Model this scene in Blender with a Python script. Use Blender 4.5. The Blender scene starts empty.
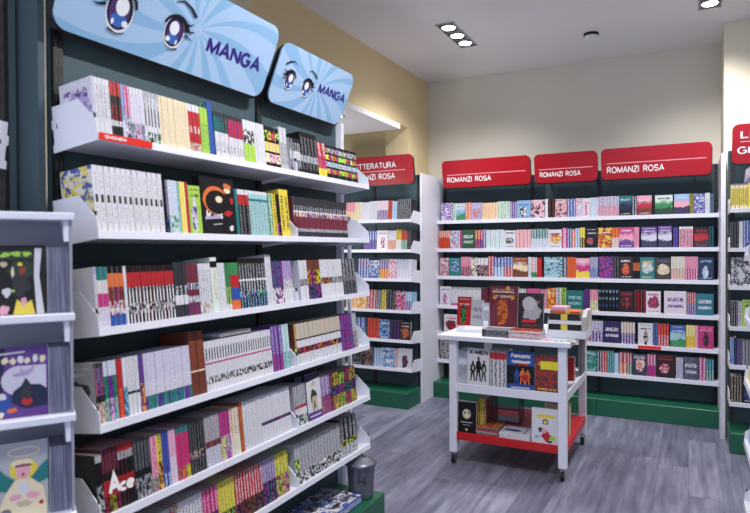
import bpy, math, random
from math import sin, cos, pi, radians
from mathutils import Vector, Matrix
random.seed(7)
C = bpy.context.scene.collection

# ------------------------------------------------------------------ camera
H = 1.55
FPX, YAW, PITCH, ROLL = 605.6442, -0.4777, -0.0120, -0.0048
_f = Vector((sin(YAW)*cos(PITCH), cos(YAW)*cos(PITCH), sin(PITCH)))
_r = Vector((cos(YAW), -sin(YAW), 0)); _u = _r.cross(_f)
_c, _s = cos(ROLL), sin(ROLL)
_r, _u = _c*_r + _s*_u, -_s*_r + _c*_u
def project(P):
    d = Vector(P) - Vector((0, 0, H)); w = d.dot(_f)
    return 375 + FPX*d.dot(_r)/w, 256.5 - FPX*d.dot(_u)/w
def ray(px, py):
    return _f + _r*((px-375)/FPX) - _u*((py-256.5)/FPX)
def hit(px, py, P0, n):
    v = ray(px, py); o = Vector((0, 0, H)); n = Vector(n)
    return o + v*((Vector(P0)-o).dot(n)/v.dot(n))
def along(px, P0, d, lo=-6, hi=8):
    """distance along the line P0 + t d at which the measured column px is met"""
    P0, d = Vector(P0), Vector(d)
    t = 0.5
    # x*(w) linear: solve directly
    a0 = (P0-Vector((0, 0, H))); k = (px-375)/FPX
    num = a0.dot(_r) - k*a0.dot(_f); den = d.dot(_r) - k*d.dot(_f)
    return -num/den

# ------------------------------------------------------------------ materials
def lin(c):
    return tuple(((v/255)/12.92 if v/255 <= .04045 else ((v/255+.055)/1.055)**2.4) for v in c) + (1,)
PAL = {'W': (212, 212, 222), 'w': (205, 203, 222), 'K': (16, 16, 20), 'D': (48, 50, 58), 'G': (112, 114, 124), 'g': (172, 174, 184),
       'R': (196, 30, 38), 'O': (226, 104, 40), 'Y': (232, 206, 52), 'y': (232, 214, 176), 'E': (44, 140, 74), 'e': (160, 206, 60),
       'T': (22, 120, 122), 't': (150, 200, 204), 'B': (38, 82, 176), 'b': (128, 176, 220), 'N': (24, 34, 76), 'P': (98, 52, 148),
       'p': (176, 156, 208), 'M': (204, 44, 126), 'm': (232, 158, 184), 'C': (112, 52, 36), 'c': (196, 178, 150), 'L': (120, 40, 60),
       'F': (34, 62, 48), 'A': (205, 222, 214), 'S': (150, 62, 30)}
for k_, (a_, b_, c_) in list(PAL.items()):
    g_ = .3*a_+.59*b_+.11*c_
    PAL[k_] = tuple(g_+(x_-g_)*.84 for x_ in (a_, b_, c_))
_mats = {}
def node_mat(name, rough=.5, metallic=0., spec=.5):
    m = bpy.data.materials.new(name); m.use_nodes = True
    nt = m.node_tree; b = nt.nodes['Principled BSDF']
    b.inputs['Roughness'].default_value = rough; b.inputs['Metallic'].default_value = metallic
    b.inputs['Specular IOR Level'].default_value = spec
    return m, nt, b
class NB:
    def __init__(s, nt): s.nt = nt
    def n(s, t, **k):
        x = s.nt.nodes.new(t)
        for a, v in k.items(): setattr(x, a, v)
        return x
    def put(s, sock, v):
        if isinstance(v, bpy.types.NodeSocket): s.nt.links.new(v, sock)
        else: sock.default_value = v
    def m(s, op, a, b=0., c=None):
        x = s.n('ShaderNodeMath', operation=op); s.put(x.inputs[0], a); s.put(x.inputs[1], b)
        if c is not None: s.put(x.inputs[2], c)
        return x.outputs[0]
    def mix(s, f, a, b):
        x = s.n('ShaderNodeMix', data_type='RGBA'); s.put(x.inputs[0], f); s.put(x.inputs[6], a); s.put(x.inputs[7], b)
        return x.outputs[2]
    def xyz(s, a, b, c=0.):
        x = s.n('ShaderNodeCombineXYZ'); s.put(x.inputs[0], a); s.put(x.inputs[1], b); s.put(x.inputs[2], c); return x.outputs[0]
    def noise(s, v, scale=1., detail=2., rough=.5, dims='2D'):
        x = s.n('ShaderNodeTexNoise', noise_dimensions=dims); s.put(x.inputs['Vector'], v)
        x.inputs['Scale'].default_value = scale; x.inputs['Detail'].default_value = detail; x.inputs['Roughness'].default_value = rough
        return x.outputs[0]
    def uv(s):
        x = s.n('ShaderNodeUVMap'); y = s.n('ShaderNodeSeparateXYZ'); s.nt.links.new(x.outputs[0], y.inputs[0]); return y.outputs[0], y.outputs[1]
    def rnd(s): return s.n('ShaderNodeObjectInfo').outputs['Random']
    def ramp(s, f, stops, interp='LINEAR'):
        x = s.n('ShaderNodeValToRGB'); s.put(x.inputs[0], f); r = x.color_ramp; r.interpolation = interp
        while len(r.elements) < len(stops): r.elements.new(.5)
        for e, (p, c) in zip(r.elements, stops): e.position = p; e.color = c
        return x.outputs[0]
    def rng(s, v, a, b):    # 1 inside [a,b]
        return s.m('MULTIPLY', s.m('GREATER_THAN', v, a), s.m('LESS_THAN', v, b))

def flat(name, rgb, rough=.5, var=.06, scale=14., metallic=0., spec=.5, bump=0.):
    if name in _mats: return _mats[name]
    m, nt, b = node_mat(name, rough, metallic, spec); k = NB(nt)
    tc = k.n('ShaderNodeTexCoord').outputs['Object']
    nz = k.noise(tc, scale, 4, .6, '3D')
    c = lin(rgb); d = tuple(v*(1-var) for v in c[:3])+(1,); e = tuple(min(1, v*(1+var)) for v in c[:3])+(1,)
    k.put(b.inputs['Base Color'], k.mix(nz, d, e))
    if bump:
        bp = k.n('ShaderNodeBump'); bp.inputs['Strength'].default_value = bump; bp.inputs['Distance'].default_value = .002
        k.put(bp.inputs['Height'], k.noise(tc, scale*20, 2, .5, '3D')); k.put(b.inputs['Normal'], bp.outputs[0])
    _mats[name] = m; return m

def band(spec):
    """spine band: 'W' plain, 'WK' white with black lettering, 'WK@' printed artwork of the two colours, '#': boxed lettering"""
    if spec in _mats: return _mats[spec]
    m, nt, b = node_mat('print_'+spec, .42, 0, .4); k = NB(nt)
    base = lin(PAL[spec[0]]); u, v = k.uv()
    seed = k.m('ADD', k.m('FLOOR', u), k.m('MULTIPLY', k.rnd(), 91.))
    fu = k.m('FRACT', u)
    if len(spec) == 1:
        nz = k.noise(k.xyz(k.m('ADD', fu, seed), k.m('MULTIPLY', v, 25)), 1.5)
        col = k.mix(k.m('MULTIPLY', nz, .22), base, tuple(x*.55 for x in base[:3])+(1,))
    elif spec.endswith('@'):
        ink = lin(PAL[spec[1]]); third = lin(PAL[spec[2]]) if len(spec) > 3 else tuple(x*.25 for x in ink[:3])+(1,)
        nz = k.noise(k.xyz(k.m('ADD', k.m('MULTIPLY', fu, 1.3), k.m('MULTIPLY', seed, 7)), k.m('MULTIPLY', v, 42)), 1.4, 3, .6)
        col = k.ramp(nz, [(0, third), (.40, third), (.47, ink), (.55, base), (1, base)])
        wn = k.n('ShaderNodeTexWhiteNoise', noise_dimensions='1D'); k.put(wn.inputs['W'], k.m('FLOOR', k.m('MULTIPLY', seed, 3.)))
        hs = k.n('ShaderNodeHueSaturation'); k.put(hs.inputs['Hue'], k.m('ADD', .5, k.m('MULTIPLY', k.m('SUBTRACT', wn.outputs[0], .5), .34)))
        k.put(hs.inputs['Value'], k.m('ADD', .8, k.m('MULTIPLY', wn.outputs[0], .3))); k.put(hs.inputs['Color'], col); col = hs.outputs[0]
    else:
        ink = lin(PAL[spec[1]])
        g = k.noise(k.xyz(k.m('ADD', k.m('MULTIPLY', fu, 3.1), k.m('MULTIPLY', seed, 13)), k.m('MULTIPLY', v, 270)), 1., 1)
        msk = k.m('MULTIPLY', k.m('GREATER_THAN', g, .5), k.rng(fu, .24, .76))
        if spec.endswith('#'): msk = k.rng(fu, .28, .72)
        col = k.mix(msk, base, ink)
    k.put(b.inputs['Base Color'], col)
    _mats[spec] = m; return m

def cover_mat(spec):
    """front cover: 'bg a b text shape' - shape c disc, l landscape, f figure, a all over, t lettering only"""
    key = 'cov_'+spec
    if key in _mats: return _mats[key]
    bg, ca, cb, ct, sh = spec[:5]
    seed = sum(ord(x)*(i+3) for i, x in enumerate(spec)) % 97
    m, nt, b = node_mat('cover_'+spec, .3, 0, .45); k = NB(nt)
    u, v = k.uv(); B, A_, B_, T = (lin(PAL[x]) for x in (bg, ca, cb, ct))
    u = k.m('FRACT', u)
    n1 = k.noise(k.xyz(k.m('ADD', k.m('MULTIPLY', u, 3.), float(seed)), k.m('MULTIPLY', v, 4.5)), 1., 4, .6)
    n2 = k.noise(k.xyz(k.m('ADD', k.m('MULTIPLY', u, 5.), seed*3.1), k.m('MULTIPLY', v, 7.)), 1., 4, .65)
    art = k.ramp(n2, [(0, B_), (.44, B_), (.5, A_), (.58, A_), (.64, B)])
    if sh == 'a': col = k.mix(k.m('GREATER_THAN', n1, .44), B, art)
    elif sh == 'l':
        hh = k.m('ADD', v, k.m('MULTIPLY', k.m('SUBTRACT', n1, .5), .45))
        col = k.ramp(hh, [(0, B_), (.33, B_), (.36, A_), (.55, A_), (.75, B), (1, B)])
    elif sh in 'cf':
        q1, q2, q3 = (seed*7 % 11)/11, (seed*5 % 13)/13, (seed*3 % 7)/7
        du = k.m('DIVIDE', k.m('SUBTRACT', u, .42+.16*q1), (.26+.16*q2) if sh == 'c' else (.15+.1*q2))
        dv = k.m('DIVIDE', k.m('SUBTRACT', v, (.34+.2*q3) if sh == 'c' else .36), (.18+.16*q1) if sh == 'c' else (.3+.08*q3))
        rr = k.m('ADD', k.m('ADD', k.m('MULTIPLY', du, du), k.m('MULTIPLY', dv, dv)), k.m('MULTIPLY', k.m('SUBTRACT', n1, .5), 2.2))
        col = k.mix(k.m('LESS_THAN', rr, 1.), B, k.ramp(n2, [(0, B_), (.5, B_), (.54, A_), (1, A_)]))
    else: col = k.mix(k.m('MULTIPLY', n1, .3), B, A_)
    g = k.noise(k.xyz(k.m('ADD', k.m('MULTIPLY', u, 17.), float(seed)), k.m('MULTIPLY', v, 13.)), 1., 1)
    msk = k.m('MULTIPLY', k.m('GREATER_THAN', g, .47), k.rng(u, .13, .87))
    t_ = .70+.12*((seed*11) % 9)/9
    vr = k.m('MAXIMUM', k.rng(v, t_, t_+.065), k.rng(v, .9, .93))
    if seed % 2: vr = k.m('MAXIMUM', k.rng(v, t_, t_+.09), k.rng(v, .07, .11))
    if sh == 't': vr = k.m('MAXIMUM', k.rng(v, .55, .72), k.rng(v, .28, .42))
    col = k.mix(k.m('MULTIPLY', msk, vr), col, T)
    mott = k.noise(k.xyz(k.m('MULTIPLY', u, 9.), k.m('MULTIPLY', v, 12.)), 1., 5, .7)
    col = k.mix(k.m('MULTIPLY', k.m('SUBTRACT', mott, .35), .55), col, k.mix(.5, A_, (.02, .02, .03, 1)))
    k.put(b.inputs['Base Color'], col); _mats[key] = m; return m

def pages_mat():
    if 'pages' in _mats: return _mats['pages']
    m, nt, b = node_mat('paper_page_edges', .8); k = NB(nt)
    tc = k.n('ShaderNodeTexCoord').outputs['Object']; s = k.n('ShaderNodeSeparateXYZ'); nt.links.new(tc, s.inputs[0])
    nz = k.noise(k.xyz(k.m('MULTIPLY', s.outputs[0], 900), k.m('MULTIPLY', s.outputs[2], 3), k.m('MULTIPLY', s.outputs[1], 4)), 1., 1, .5, '3D')
    k.put(b.inputs['Base Color'], k.ramp(nz, [(.3, lin((150, 148, 150))), (.7, lin((205, 202, 198)))])); _mats['pages'] = m; return m

def shrink_mat():
    if 'shr' in _mats: return _mats['shr']
    m, nt, b = node_mat('wrapped_page_edges', .3); k = NB(nt)
    tc = k.n('ShaderNodeTexCoord').outputs['Object']; s = k.n('ShaderNodeSeparateXYZ'); nt.links.new(tc, s.inputs[0])
    nz = k.noise(k.xyz(k.m('MULTIPLY', s.outputs[0], 260), k.m('MULTIPLY', s.outputs[2], 6), 0.), 1., 4, .6, '3D')
    k.put(b.inputs['Base Color'], k.ramp(nz, [(.3, lin((62, 64, 86))), (.52, lin((106, 108, 132))), (.72, lin((170, 172, 190)))])); _mats['shr'] = m; return m
WHITE = flat('powder_coated_white_steel', (222, 224, 236), .38, .02, 6, 0, .4)
LIPW = WHITE
DARK = flat('dark_slate_back_panel', (62, 80, 88), .55, .06, 5, 0, .3)
POST = flat('black_slotted_upright', (16, 19, 22), .5, .05)
GREEN = flat('green_laminate', (20, 88, 64), .4, .06, 4)
REDM = flat('red_lacquered_board', (188, 26, 28), .35, .05, 5)
CREAM = flat('cream_wall_paint', (226, 208, 164), .8, .015, 3, 0, .3, .05)
BEIGE = flat('beige_grey_wall_paint', (218, 213, 200), .85, .015, 3, 0, .3, .05)
PALE = flat('pale_wall_paint', (222, 214, 194), .85, .015, 3, 0, .3, .05)
CEIL = flat('matt_ceiling_paint', (240, 239, 242), .9, .01, 2, 0, .2)
SOFF = flat('white_soffit_paint', (230, 230, 230), .8, .01, 2)
SIGNRED = flat('red_sign_face', (168, 10, 30), .35, .03, 2)
SIGNBACK = flat('sign_edge_dark', (22, 22, 26), .4)
LETTER = flat('white_lettering', (240, 238, 240), .5, .01)
INKBLUE = flat('indigo_lettering', (52, 34, 128), .5, .01)
CHROME = flat('brushed_chrome', (190, 192, 200), .25, .05, 10, 1.)
BLACK = flat('black_rubber', (14, 14, 16), .6)
TIN = flat('grey_galvanised_tin', (112, 114, 126), .4, .12, 22, .65)

def acrylic():
    if 'acr' in _mats: return _mats['acr']
    m, nt, b = node_mat('clear_acrylic', .04, 0, .5); b.inputs['Transmission Weight'].default_value = .0
    b.inputs['Alpha'].default_value = .22; b.inputs['Base Color'].default_value = lin((225, 232, 245)); _mats['acr'] = m; return m

def floor_mat():
    m, nt, b = node_mat('grey_wood_laminate', .38, 0, .4); k = NB(nt)
    tc = k.n('ShaderNodeTexCoord').outputs['Object']; s = k.n('ShaderNodeSeparateXYZ'); nt.links.new(tc, s.inputs[0])
    x, y = s.outputs[0], s.outputs[1]
    row = k.m('FLOOR', k.m('DIVIDE', x, .19))
    wn = k.n('ShaderNodeTexWhiteNoise', noise_dimensions='1D'); k.put(wn.inputs['W'], row)
    yy = k.m('DIVIDE', k.m('ADD', y, k.m('MULTIPLY', wn.outputs[0], 1.3)), 1.25)
    col = k.m('FLOOR', yy)
    w2 = k.n('ShaderNodeTexWhiteNoise', noise_dimensions='2D'); k.put(w2.inputs['Vector'], k.xyz(row, col))
    g = k.noise(k.xyz(k.m('MULTIPLY', x, 26), k.m('MULTIPLY', y, 1.8), w2.outputs[0]), 1., 6, .65, '3D')
    g2 = k.noise(k.xyz(k.m('MULTIPLY', x, 8), k.m('MULTIPLY', y, 1.5), k.m('MULTIPLY', w2.outputs[0], 5)), 1., 5, .6, '3D')
    t = k.m('ADD', k.m('MULTIPLY', g, .55), k.m('ADD', k.m('MULTIPLY', g2, .45), k.m('MULTIPLY', k.m('SUBTRACT', w2.outputs[0], .5), .12)))
    c = k.ramp(t, [(.3, lin((72, 74, 90))), (.5, lin((108, 110, 130))), (.7, lin((146, 148, 168)))])
    fx = k.m('FRACT', k.m('DIVIDE', x, .19)); fy = k.m('FRACT', yy)
    gap = k.m('MAXIMUM', k.m('LESS_THAN', fx, .014), k.m('LESS_THAN', fy, .003))
    c = k.mix(k.m('MULTIPLY', gap, .6), c, lin((46, 48, 58)))
    k.put(b.inputs['Base Color'], c); k.put(b.inputs['Roughness'], k.m('ADD', .3, k.m('MULTIPLY', g, .25)))
    return m

# ------------------------------------------------------------------ mesh code
class MD:
    """lists of a mesh: vertices, faces with a material and uvs"""
    def __init__(s): s.v = []; s.f = []; s.m = []; s.uv = []; s.mats = []
    def mi(s, mat):
        if mat not in s.mats: s.mats.append(mat)
        return s.mats.index(mat)
    def face(s, pts, mat, uvs=None):
        b = len(s.v); s.v += [tuple(p) for p in pts]; s.f.append(tuple(range(b, b+len(pts)))); s.m.append(s.mi(mat))
        s.uv.append(uvs or [(0, 0)]*len(pts))
    def poly(s, verts, faces, mat):
        b = len(s.v); s.v += [tuple(p) for p in verts]
        for f in faces:
            s.f.append(tuple(b+i for i in f)); s.m.append(s.mi(mat)); s.uv.append([(0, 0)]*len(f))
    def box(s, x0, x1, y0, y1, z0, z1, mat, bev=0.):
        if bev <= 0:
            v = [(x, y, z) for x in (x0, x1) for y in (y0, y1) for z in (z0, z1)]
            s.poly(v, [(0, 1, 3, 2), (4, 6, 7, 5), (0, 4, 5, 1), (2, 3, 7, 6), (0, 2, 6, 4), (1, 5, 7, 3)], mat); return
        b = bev; v = []; F = []
        xs, ys, zs = (x0, x1), (y0, y1), (z0, z1); sg = (1, -1)
        idx = {}
        for i in (0, 1):
            for j in (0, 1):
                for l in (0, 1):
                    c = (xs[i], ys[j], zs[l]); q = (sg[i]*b, sg[j]*b, sg[l]*b)
                    for a in range(3):
                        p = [c[t]+(q[t] if t != a else 0) for t in range(3)]; idx[(i, j, l, a)] = len(v); v.append(p)
        for a in range(3):
            for k2 in (0, 1):
                q = []
                for (m1, m2) in ((0, 0), (1, 0), (1, 1), (0, 1)):
                    t = [0, 0, 0]; t[a] = k2; t[(a+1) % 3] = m1; t[(a+2) % 3] = m2; q.append(idx[(*t, a)])
                F.append(tuple(q if k2 else q[::-1]))
        for a in range(3):
            b1, b2 = (a+1) % 3, (a+2) % 3
            for m1 in (0, 1):
                for m2 in (0, 1):
                    t0 = [0]*3; t1 = [0]*3; t0[a] = 0; t1[a] = 1; t0[b1] = t1[b1] = m1; t0[b2] = t1[b2] = m2
                    q = [idx[(*t0, b1)], idx[(*t1, b1)], idx[(*t1, b2)], idx[(*t0, b2)]]
                    F.append(tuple(q if m1 != m2 else q[::-1]))
        for i in (0, 1):
            for j in (0, 1):
                for l in (0, 1):
                    q = [idx[(i, j, l, a)] for a in range(3)]
                    F.append(tuple(q if (i+j+l) % 2 else q[::-1]))
        s.poly(v, F, mat)
    def prism(s, outline, axis, a0, a1, mat):
        """extrude a 2-D outline along axis ('x','y','z') from a0 to a1"""
        def P(p, a):
            return {'x': (a, p[0], p[1]), 'y': (p[0], a, p[1]), 'z': (p[0], p[1], a)}[axis]
        n = len(outline); v = [P(p, a0) for p in outline]+[P(p, a1) for p in outline]
        F = [tuple(range(n))[::-1], tuple(range(n, 2*n))]+[(i, (i+1) % n, n+(i+1) % n, n+i) for i in range(n)]
        s.poly(v, F, mat)
    def lathe(s, prof, mat, n=28, c=(0, 0), flute=None):
        v = []; F = []
        for j, (r, z) in enumerate(prof):
            for i in range(n):
                a = 2*pi*i/n; rr = r*(1+(flute(a, z) if flute else 0)); v.append((c[0]+rr*cos(a), c[1]+rr*sin(a), z))
        for j in range(len(prof)-1):
            for i in range(n): F.append((j*n+i, j*n+(i+1) % n, (j+1)*n+(i+1) % n, (j+1)*n+i))
        s.poly(v, F, mat)
    def tube(s, pts, r, mat, n=8):
        v = []; F = []
        for i, p in enumerate(pts):
            p = Vector(p); d = (Vector(pts[min(i+1, len(pts)-1)])-Vector(pts[max(i-1, 0)])).normalized()
            a = d.orthogonal().normalized(); b = d.cross(a)
            if i and a.dot(pa) < 0: a = -a; b = -b
            pa = a
            for q in range(n): v.append(tuple(p+r*(a*cos(2*pi*q/n)+b*sin(2*pi*q/n))))
        for i in range(len(pts)-1):
            for q in range(n): F.append((i*n+q, i*n+(q+1) % n, (i+1)*n+(q+1) % n, (i+1)*n+q))
        F += [tuple(range(n))[::-1], tuple((len(pts)-1)*n+q for q in range(n))]
        s.poly(v, F, mat)
    def add(s, o, M):
        b = len(s.v); s.v += [tuple(M @ Vector(p)) for p in o.v]
        for f, m, uv in zip(o.f, o.m, o.uv):
            s.f.append(tuple(b+i for i in f)); s.m.append(s.mi(o.mats[m])); s.uv.append(uv)
    def mesh(s, name, smooth=False):
        me = bpy.data.meshes.new(name); me.from_pydata(s.v, [], s.f)
        for m in s.mats: me.materials.append(m)
        me.polygons.foreach_set('material_index', s.m)
        ul = me.uv_layers.new(name='UVMap'); flatuv = [c for uv in s.uv for p in uv for c in p]; ul.data.foreach_set('uv', flatuv)
        if smooth: me.polygons.foreach_set('use_smooth', [True]*len(s.f))
        me.update(); return me

def obj(name, md, parent=None, M=None, smooth=False):
    me = md if isinstance(md, bpy.types.Mesh) else md.mesh(name, smooth)
    o = bpy.data.objects.new(name, me); C.objects.link(o)
    if parent is not None: o.parent = parent
    if M is not None: o.matrix_basis = M
    return o
def tag(o, label=None, cat=None, group=None, kind=None):
    for k_, v_ in (('label', label), ('category', cat), ('group', group), ('kind', kind)):
        if v_: o[k_] = v_
    return o
def thing(name, label, cat, M=None, group=None):
    o = bpy.data.objects.new(name, None); C.objects.link(o); o.empty_display_size = .1
    if M is not None: o.matrix_basis = M
    return tag(o, label, cat, group)
def frame(o, x, y, z):
    M = Matrix.Identity(4)
    for i, c in enumerate((x, y, z, o)):
        c = Vector(c)
        for j in range(3): M[j][i] = c[j]
    return M
def struct(name, md): return tag(obj(name, md), kind='structure')

# ------------------------------------------------------------------ room
ZC = 3.38; YW = 6.25; XL = -2.565; XP = .255; YP = 5.72
def one(x0, x1, y0, y1, z0, z1, mat):
    m = MD(); m.box(x0, x1, y0, y1, z0, z1, mat); return m
struct('floor', one(-6.2, 4.2, -3.2, 6.6, -.06, 0, floor_mat()))
struct('ceiling', one(-6.2, 4.2, -3.2, 6.6, ZC, ZC+.1, CEIL))
struct('wall_back', one(XL-.02, XP+.3, YW, YW+.2, 0, ZC, BEIGE))
m = MD(); m.box(XP, 4.2, YP, YW+.2, 0, ZC, PALE); struct('wall_right_pillar', m)
m = MD()      # left wall: solid stub by the corner, beam above the opening
m.box(XL-.26, XL, 5.71, YW+.2, 0, 2.8, CREAM); m.box(XL-.26, XL, 3.17, YW+.2, 2.8, ZC, CREAM)
struct('wall_left', m)
struct('wall_left_front', one(XL-.3, XL+.01, -3.2, 3.17, 0, ZC, PALE))
struct('wall_side_room', one(-6.2, XL-.26, 5.78, 5.95, 0, ZC, CREAM))
struct('wall_side_room_far', one(-6.3, -6.2, -3.2, 5.95, 0, ZC, CREAM))
m = MD(); m.box(-4.6, -2.45, 3.30, 5.27, 2.70, 2.745, SOFF); m.box(-4.6, -2.84, 3.36, 4.75, 2.746, 2.86, SOFF)
struct('ceiling_side_room', m)
struct('wall_right', one(4.2, 4.3, -3.2, 6.6, 0, ZC, CREAM))

# ------------------------------------------------------------------ lamps (fixtures in the ceiling)
def emis(name, rgb, st):
    m = bpy.data.materials.new(name); m.use_nodes = True; nt = m.node_tree; nt.nodes.clear()
    e = nt.nodes.new('ShaderNodeEmission'); e.inputs[0].default_value = lin(rgb); e.inputs[1].default_value = st
    o = nt.nodes.new('ShaderNodeOutputMaterial'); nt.links.new(e.outputs[0], o.inputs[0]); return m
LAMP = emis('lamp_glow', (255, 250, 244), 14)
def fixture(x, y, label, power=1., n=3, aim=(0, 0), parts=True):
    root = thing('recessed_ceiling_light', label, 'ceiling light', Matrix.Translation((x, y, ZC)), 'recessed ceiling lights')
    w, s = .13, .21; L = s*n
    fr = MD()
    fr.box(-w/2-.012, -w/2, -L/2, L/2, -.008, .0, CHROME); fr.box(w/2, w/2+.012, -L/2, L/2, -.008, 0, CHROME)
    for i in range(n+1): fr.box(-w/2-.012, w/2+.012, -L/2+i*s-.006, -L/2+i*s+.006, -.008, 0, CHROME)
    obj('frame', fr, root)
    bk = MD(); bk.box(-w/2, w/2, -L/2, L/2, -.003, -.001, flat('dark_lamp_housing', (74, 76, 84), .3, .05)); obj('housing', bk, root)
    for i in range(n):
        yy = -L/2+(i+.5)*s
        b = MD(); b.lathe([(.052, -.004), (.05, -.012), (.03, -.018), (.0005, -.02)], LAMP, 20, (0, yy)); l = obj('lamp', b, root)
        rg = MD(); rg.lathe([(.052, -.003), (.06, -.012), (.062, -.003)], CHROME, 20, (0, yy)); obj('reflector_ring', rg, root)
    for i in range(n):
        ld = bpy.data.lights.new('spot', 'SPOT'); ld.energy = 52*power; ld.spot_size = radians(128); ld.spot_blend = .9; ld.shadow_soft_size = .05
        ld.color = (1, .975, .965)
        lo = bpy.data.objects.new('spot_light', ld); C.objects.link(lo); lo.location = (x, y-L/2+(i+.5)*s, ZC-.03)
        lo.rotation_euler = (radians(aim[1]), radians(aim[0]), 0)
fixture(-1.76, 4.95, 'three-lamp recessed spotlight in the ceiling above the left bookcase corner', 1.0, 3, (4, 8))
fixture(.14, 4.98, 'recessed spotlight at the top edge of the photo, right of the smoke detector', 1.0, 3, (0, 8))
fixture(-.35, 2.1, 'recessed spotlight in the ceiling over the aisle, out of frame', 1.25, 3, (22, 4))
fixture(-.35, .1, 'recessed spotlight in the ceiling behind the camera, out of frame', .6, 3, (18, 0))
fixture(1.9, 3.2, 'recessed spotlight in the ceiling over the aisle beyond the pillar', .9, 3, (0, 0))
# lamp let into the side room soffit
sl = thing('soffit_light', 'small square lamp set in the white soffit beyond the manga shelves', 'ceiling light', Matrix.Translation((-2.72, 4.45, 2.70)))
m = MD(); m.box(-.09, .09, -.09, .09, -.006, 0, CHROME); obj('frame', m, sl)
m = MD(); m.box(-.07, .07, -.07, .07, -.01, -.005, LAMP); obj('lamp', m, sl)
ld = bpy.data.lights.new('soffit_fill', 'POINT'); ld.energy = 16; ld.shadow_soft_size = .2; lo = bpy.data.objects.new('soffit_fill_light', ld); C.objects.link(lo); lo.location = (-3.3, 4.5, 1.7)  # added fill light hanging unseen below the soffit, brightens its underside; no fixture

sd = thing('smoke_detector', 'white smoke detector on the ceiling between the two spotlights', 'smoke detector', Matrix.Translation((-.74, 5.46, ZC)))
m = MD(); m.lathe([(.001, 0), (.062, 0), (.062, -.02), (.05, -.022)], BLACK, 24); obj('base', m, sd, smooth=True)
m = MD(); m.lathe([(.056, -.022), (.06, -.035), (.052, -.055), (.03, -.066), (.001, -.068)], SOFF, 24); obj('cap', m, sd, smooth=True)

# ------------------------------------------------------------------ bookcases
TH = radians(6)
def plate_outline(d, fh, th, ch, lo=0.):
    # side plate in shelf coordinates: y = back from the front edge, z = up from the lip bottom
    return [(0, lo), (0, fh), (ch, th), (d, th), (d, th*.72), (d+.006, th*.7), (d+.006, th*.5), (d, th*.48), (d, .02), (d+.006, .018), (d+.006, lo-.004), (d, lo-.004)]
def make_shelf(root, x0, x1, z, front, d, lip, tilt, mat, fh, th, ch, M=None, plates=True):
    """a shelf board in the bookcase frame (x along, y back, z up): lip, board, one side plate each end"""
    T = Matrix.Translation((0, front, z)) @ Matrix.Rotation(-tilt, 4, 'X')
    s = MD(); s.box(x0+.003, x1-.003, .012, d, lip*.36, lip, mat); s.box(x0+.003, x1-.003, 0, .012, 0, lip, mat)
    s.box(x0+.003, x1-.003, .012, .03, lip*.2, lip*.36-.0001, mat)
    so = obj('shelf', s, root, T)
    if plates:
        for xx in (x0, x1-.003):
            p = MD(); p.prism(plate_outline(d, fh, th, ch), 'x', xx, xx+.003, mat)
            for (a, b) in ((.02, .35), (.9, .35)):   # dark slots in the plate
                yy = d*.92 if a > .5 else d*.04
                p.box(xx-.0006, xx+.0036, yy-.004, yy, th*(.5), th*(.5)+.012, BLACK)
            obj('bracket', p, so)
    return so
def make_post(root, x, y, h, w=.03, dd=.03, name='upright', mat=POST):
    p = MD(); p.box(x-w/2, x+w/2, y, y+dd, 0, h, mat)
    n = int(h/.05)
    for i in range(n):
        p.box(x-w/2+.006, x-w/2+.010, y-.0008, y, .03+i*.05, .055+i*.05, flat('slot_grey', (52, 58, 64), .5))
        p.box(x+w/2-.010, x+w/2-.006, y-.0008, y, .03+i*.05, .055+i*.05, flat('slot_grey', (52, 58, 64), .5))
    return obj(name, p, root)
BZ = [1.815, 1.518, 1.229, .9186, .6252, .3409]
def bookcase(label, M, w, zs, front, depth, lip, tilt, h, plinth, pf, fh, th, ch, side=(), plates=True, posts=(0, 1), group=None, side_front=None, inset=0.):
    """M maps bay coordinates (x along, y back, z up); front = y of shelf fronts, depth to back panel"""
    root = thing('bookcase', label, 'bookcase', M, group)
    b = MD(); b.box(0, w, front+depth, front+depth+.02, 0, h, DARK); obj('back_panel', b, root)
    for k_ in posts: make_post(root, min(max(k_*w, .0155), w-.0155), front+depth-.012, h)
    for z in zs: make_shelf(root, inset, w-inset, z, front, depth-.015, lip, tilt, WHITE, fh, th, ch, plates=plates)
    p = MD(); p.box(.0, w, pf, front+depth, 0, plinth, GREEN, .004); obj('plinth', p, root)
    for sx in side:
        s = MD(); x = -.022 if sx == 0 else w; s.box(x, x+(.022 if sx == 0 else .034), side_front, front+depth+.03, 0, h+.01, WHITE, .002); obj('side_panel', s, root)
    return root

MB = lambda x, y=0: Matrix.Translation((x, y, 0))
bx = [-2.378, -1.403, -.755, .232]
nm = ['leftmost of the three back-wall bookcases, shelves of romance novels behind the trolley', 'narrow middle one of the three back-wall bookcases of romance novels', 'right one of the three back-wall bookcases, colourful covers above a green plinth']
for i in range(3):
    bookcase(nm[i], MB(bx[i]), bx[i+1]-bx[i], BZ, 6.035, .2, .036, 0, 2.30, .157, 5.906, .04, .05, .02,
             side=[(0,), (), (1,)][i], side_front=5.62, posts=[(0.015, 1), (1,), (.985,)][i], group='bookcases along the back wall')
bookcase('bookcase under the LETTERATURA sign beside the tall white side panel', MB(-3.45), 3.45-2.40, BZ, 5.40, .25, .03, TH*.7, 2.30, .157, 5.31, .05, .12, .06, posts=(0, .5, .99))
bookcase('bookcase at the right picture edge against the cream pillar', MB(.278), 1.0, BZ, 5.33, .27, .03, 0, 2.32, .157, 5.253, .05, .11, .06, posts=(.03, 1), side=())
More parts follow.
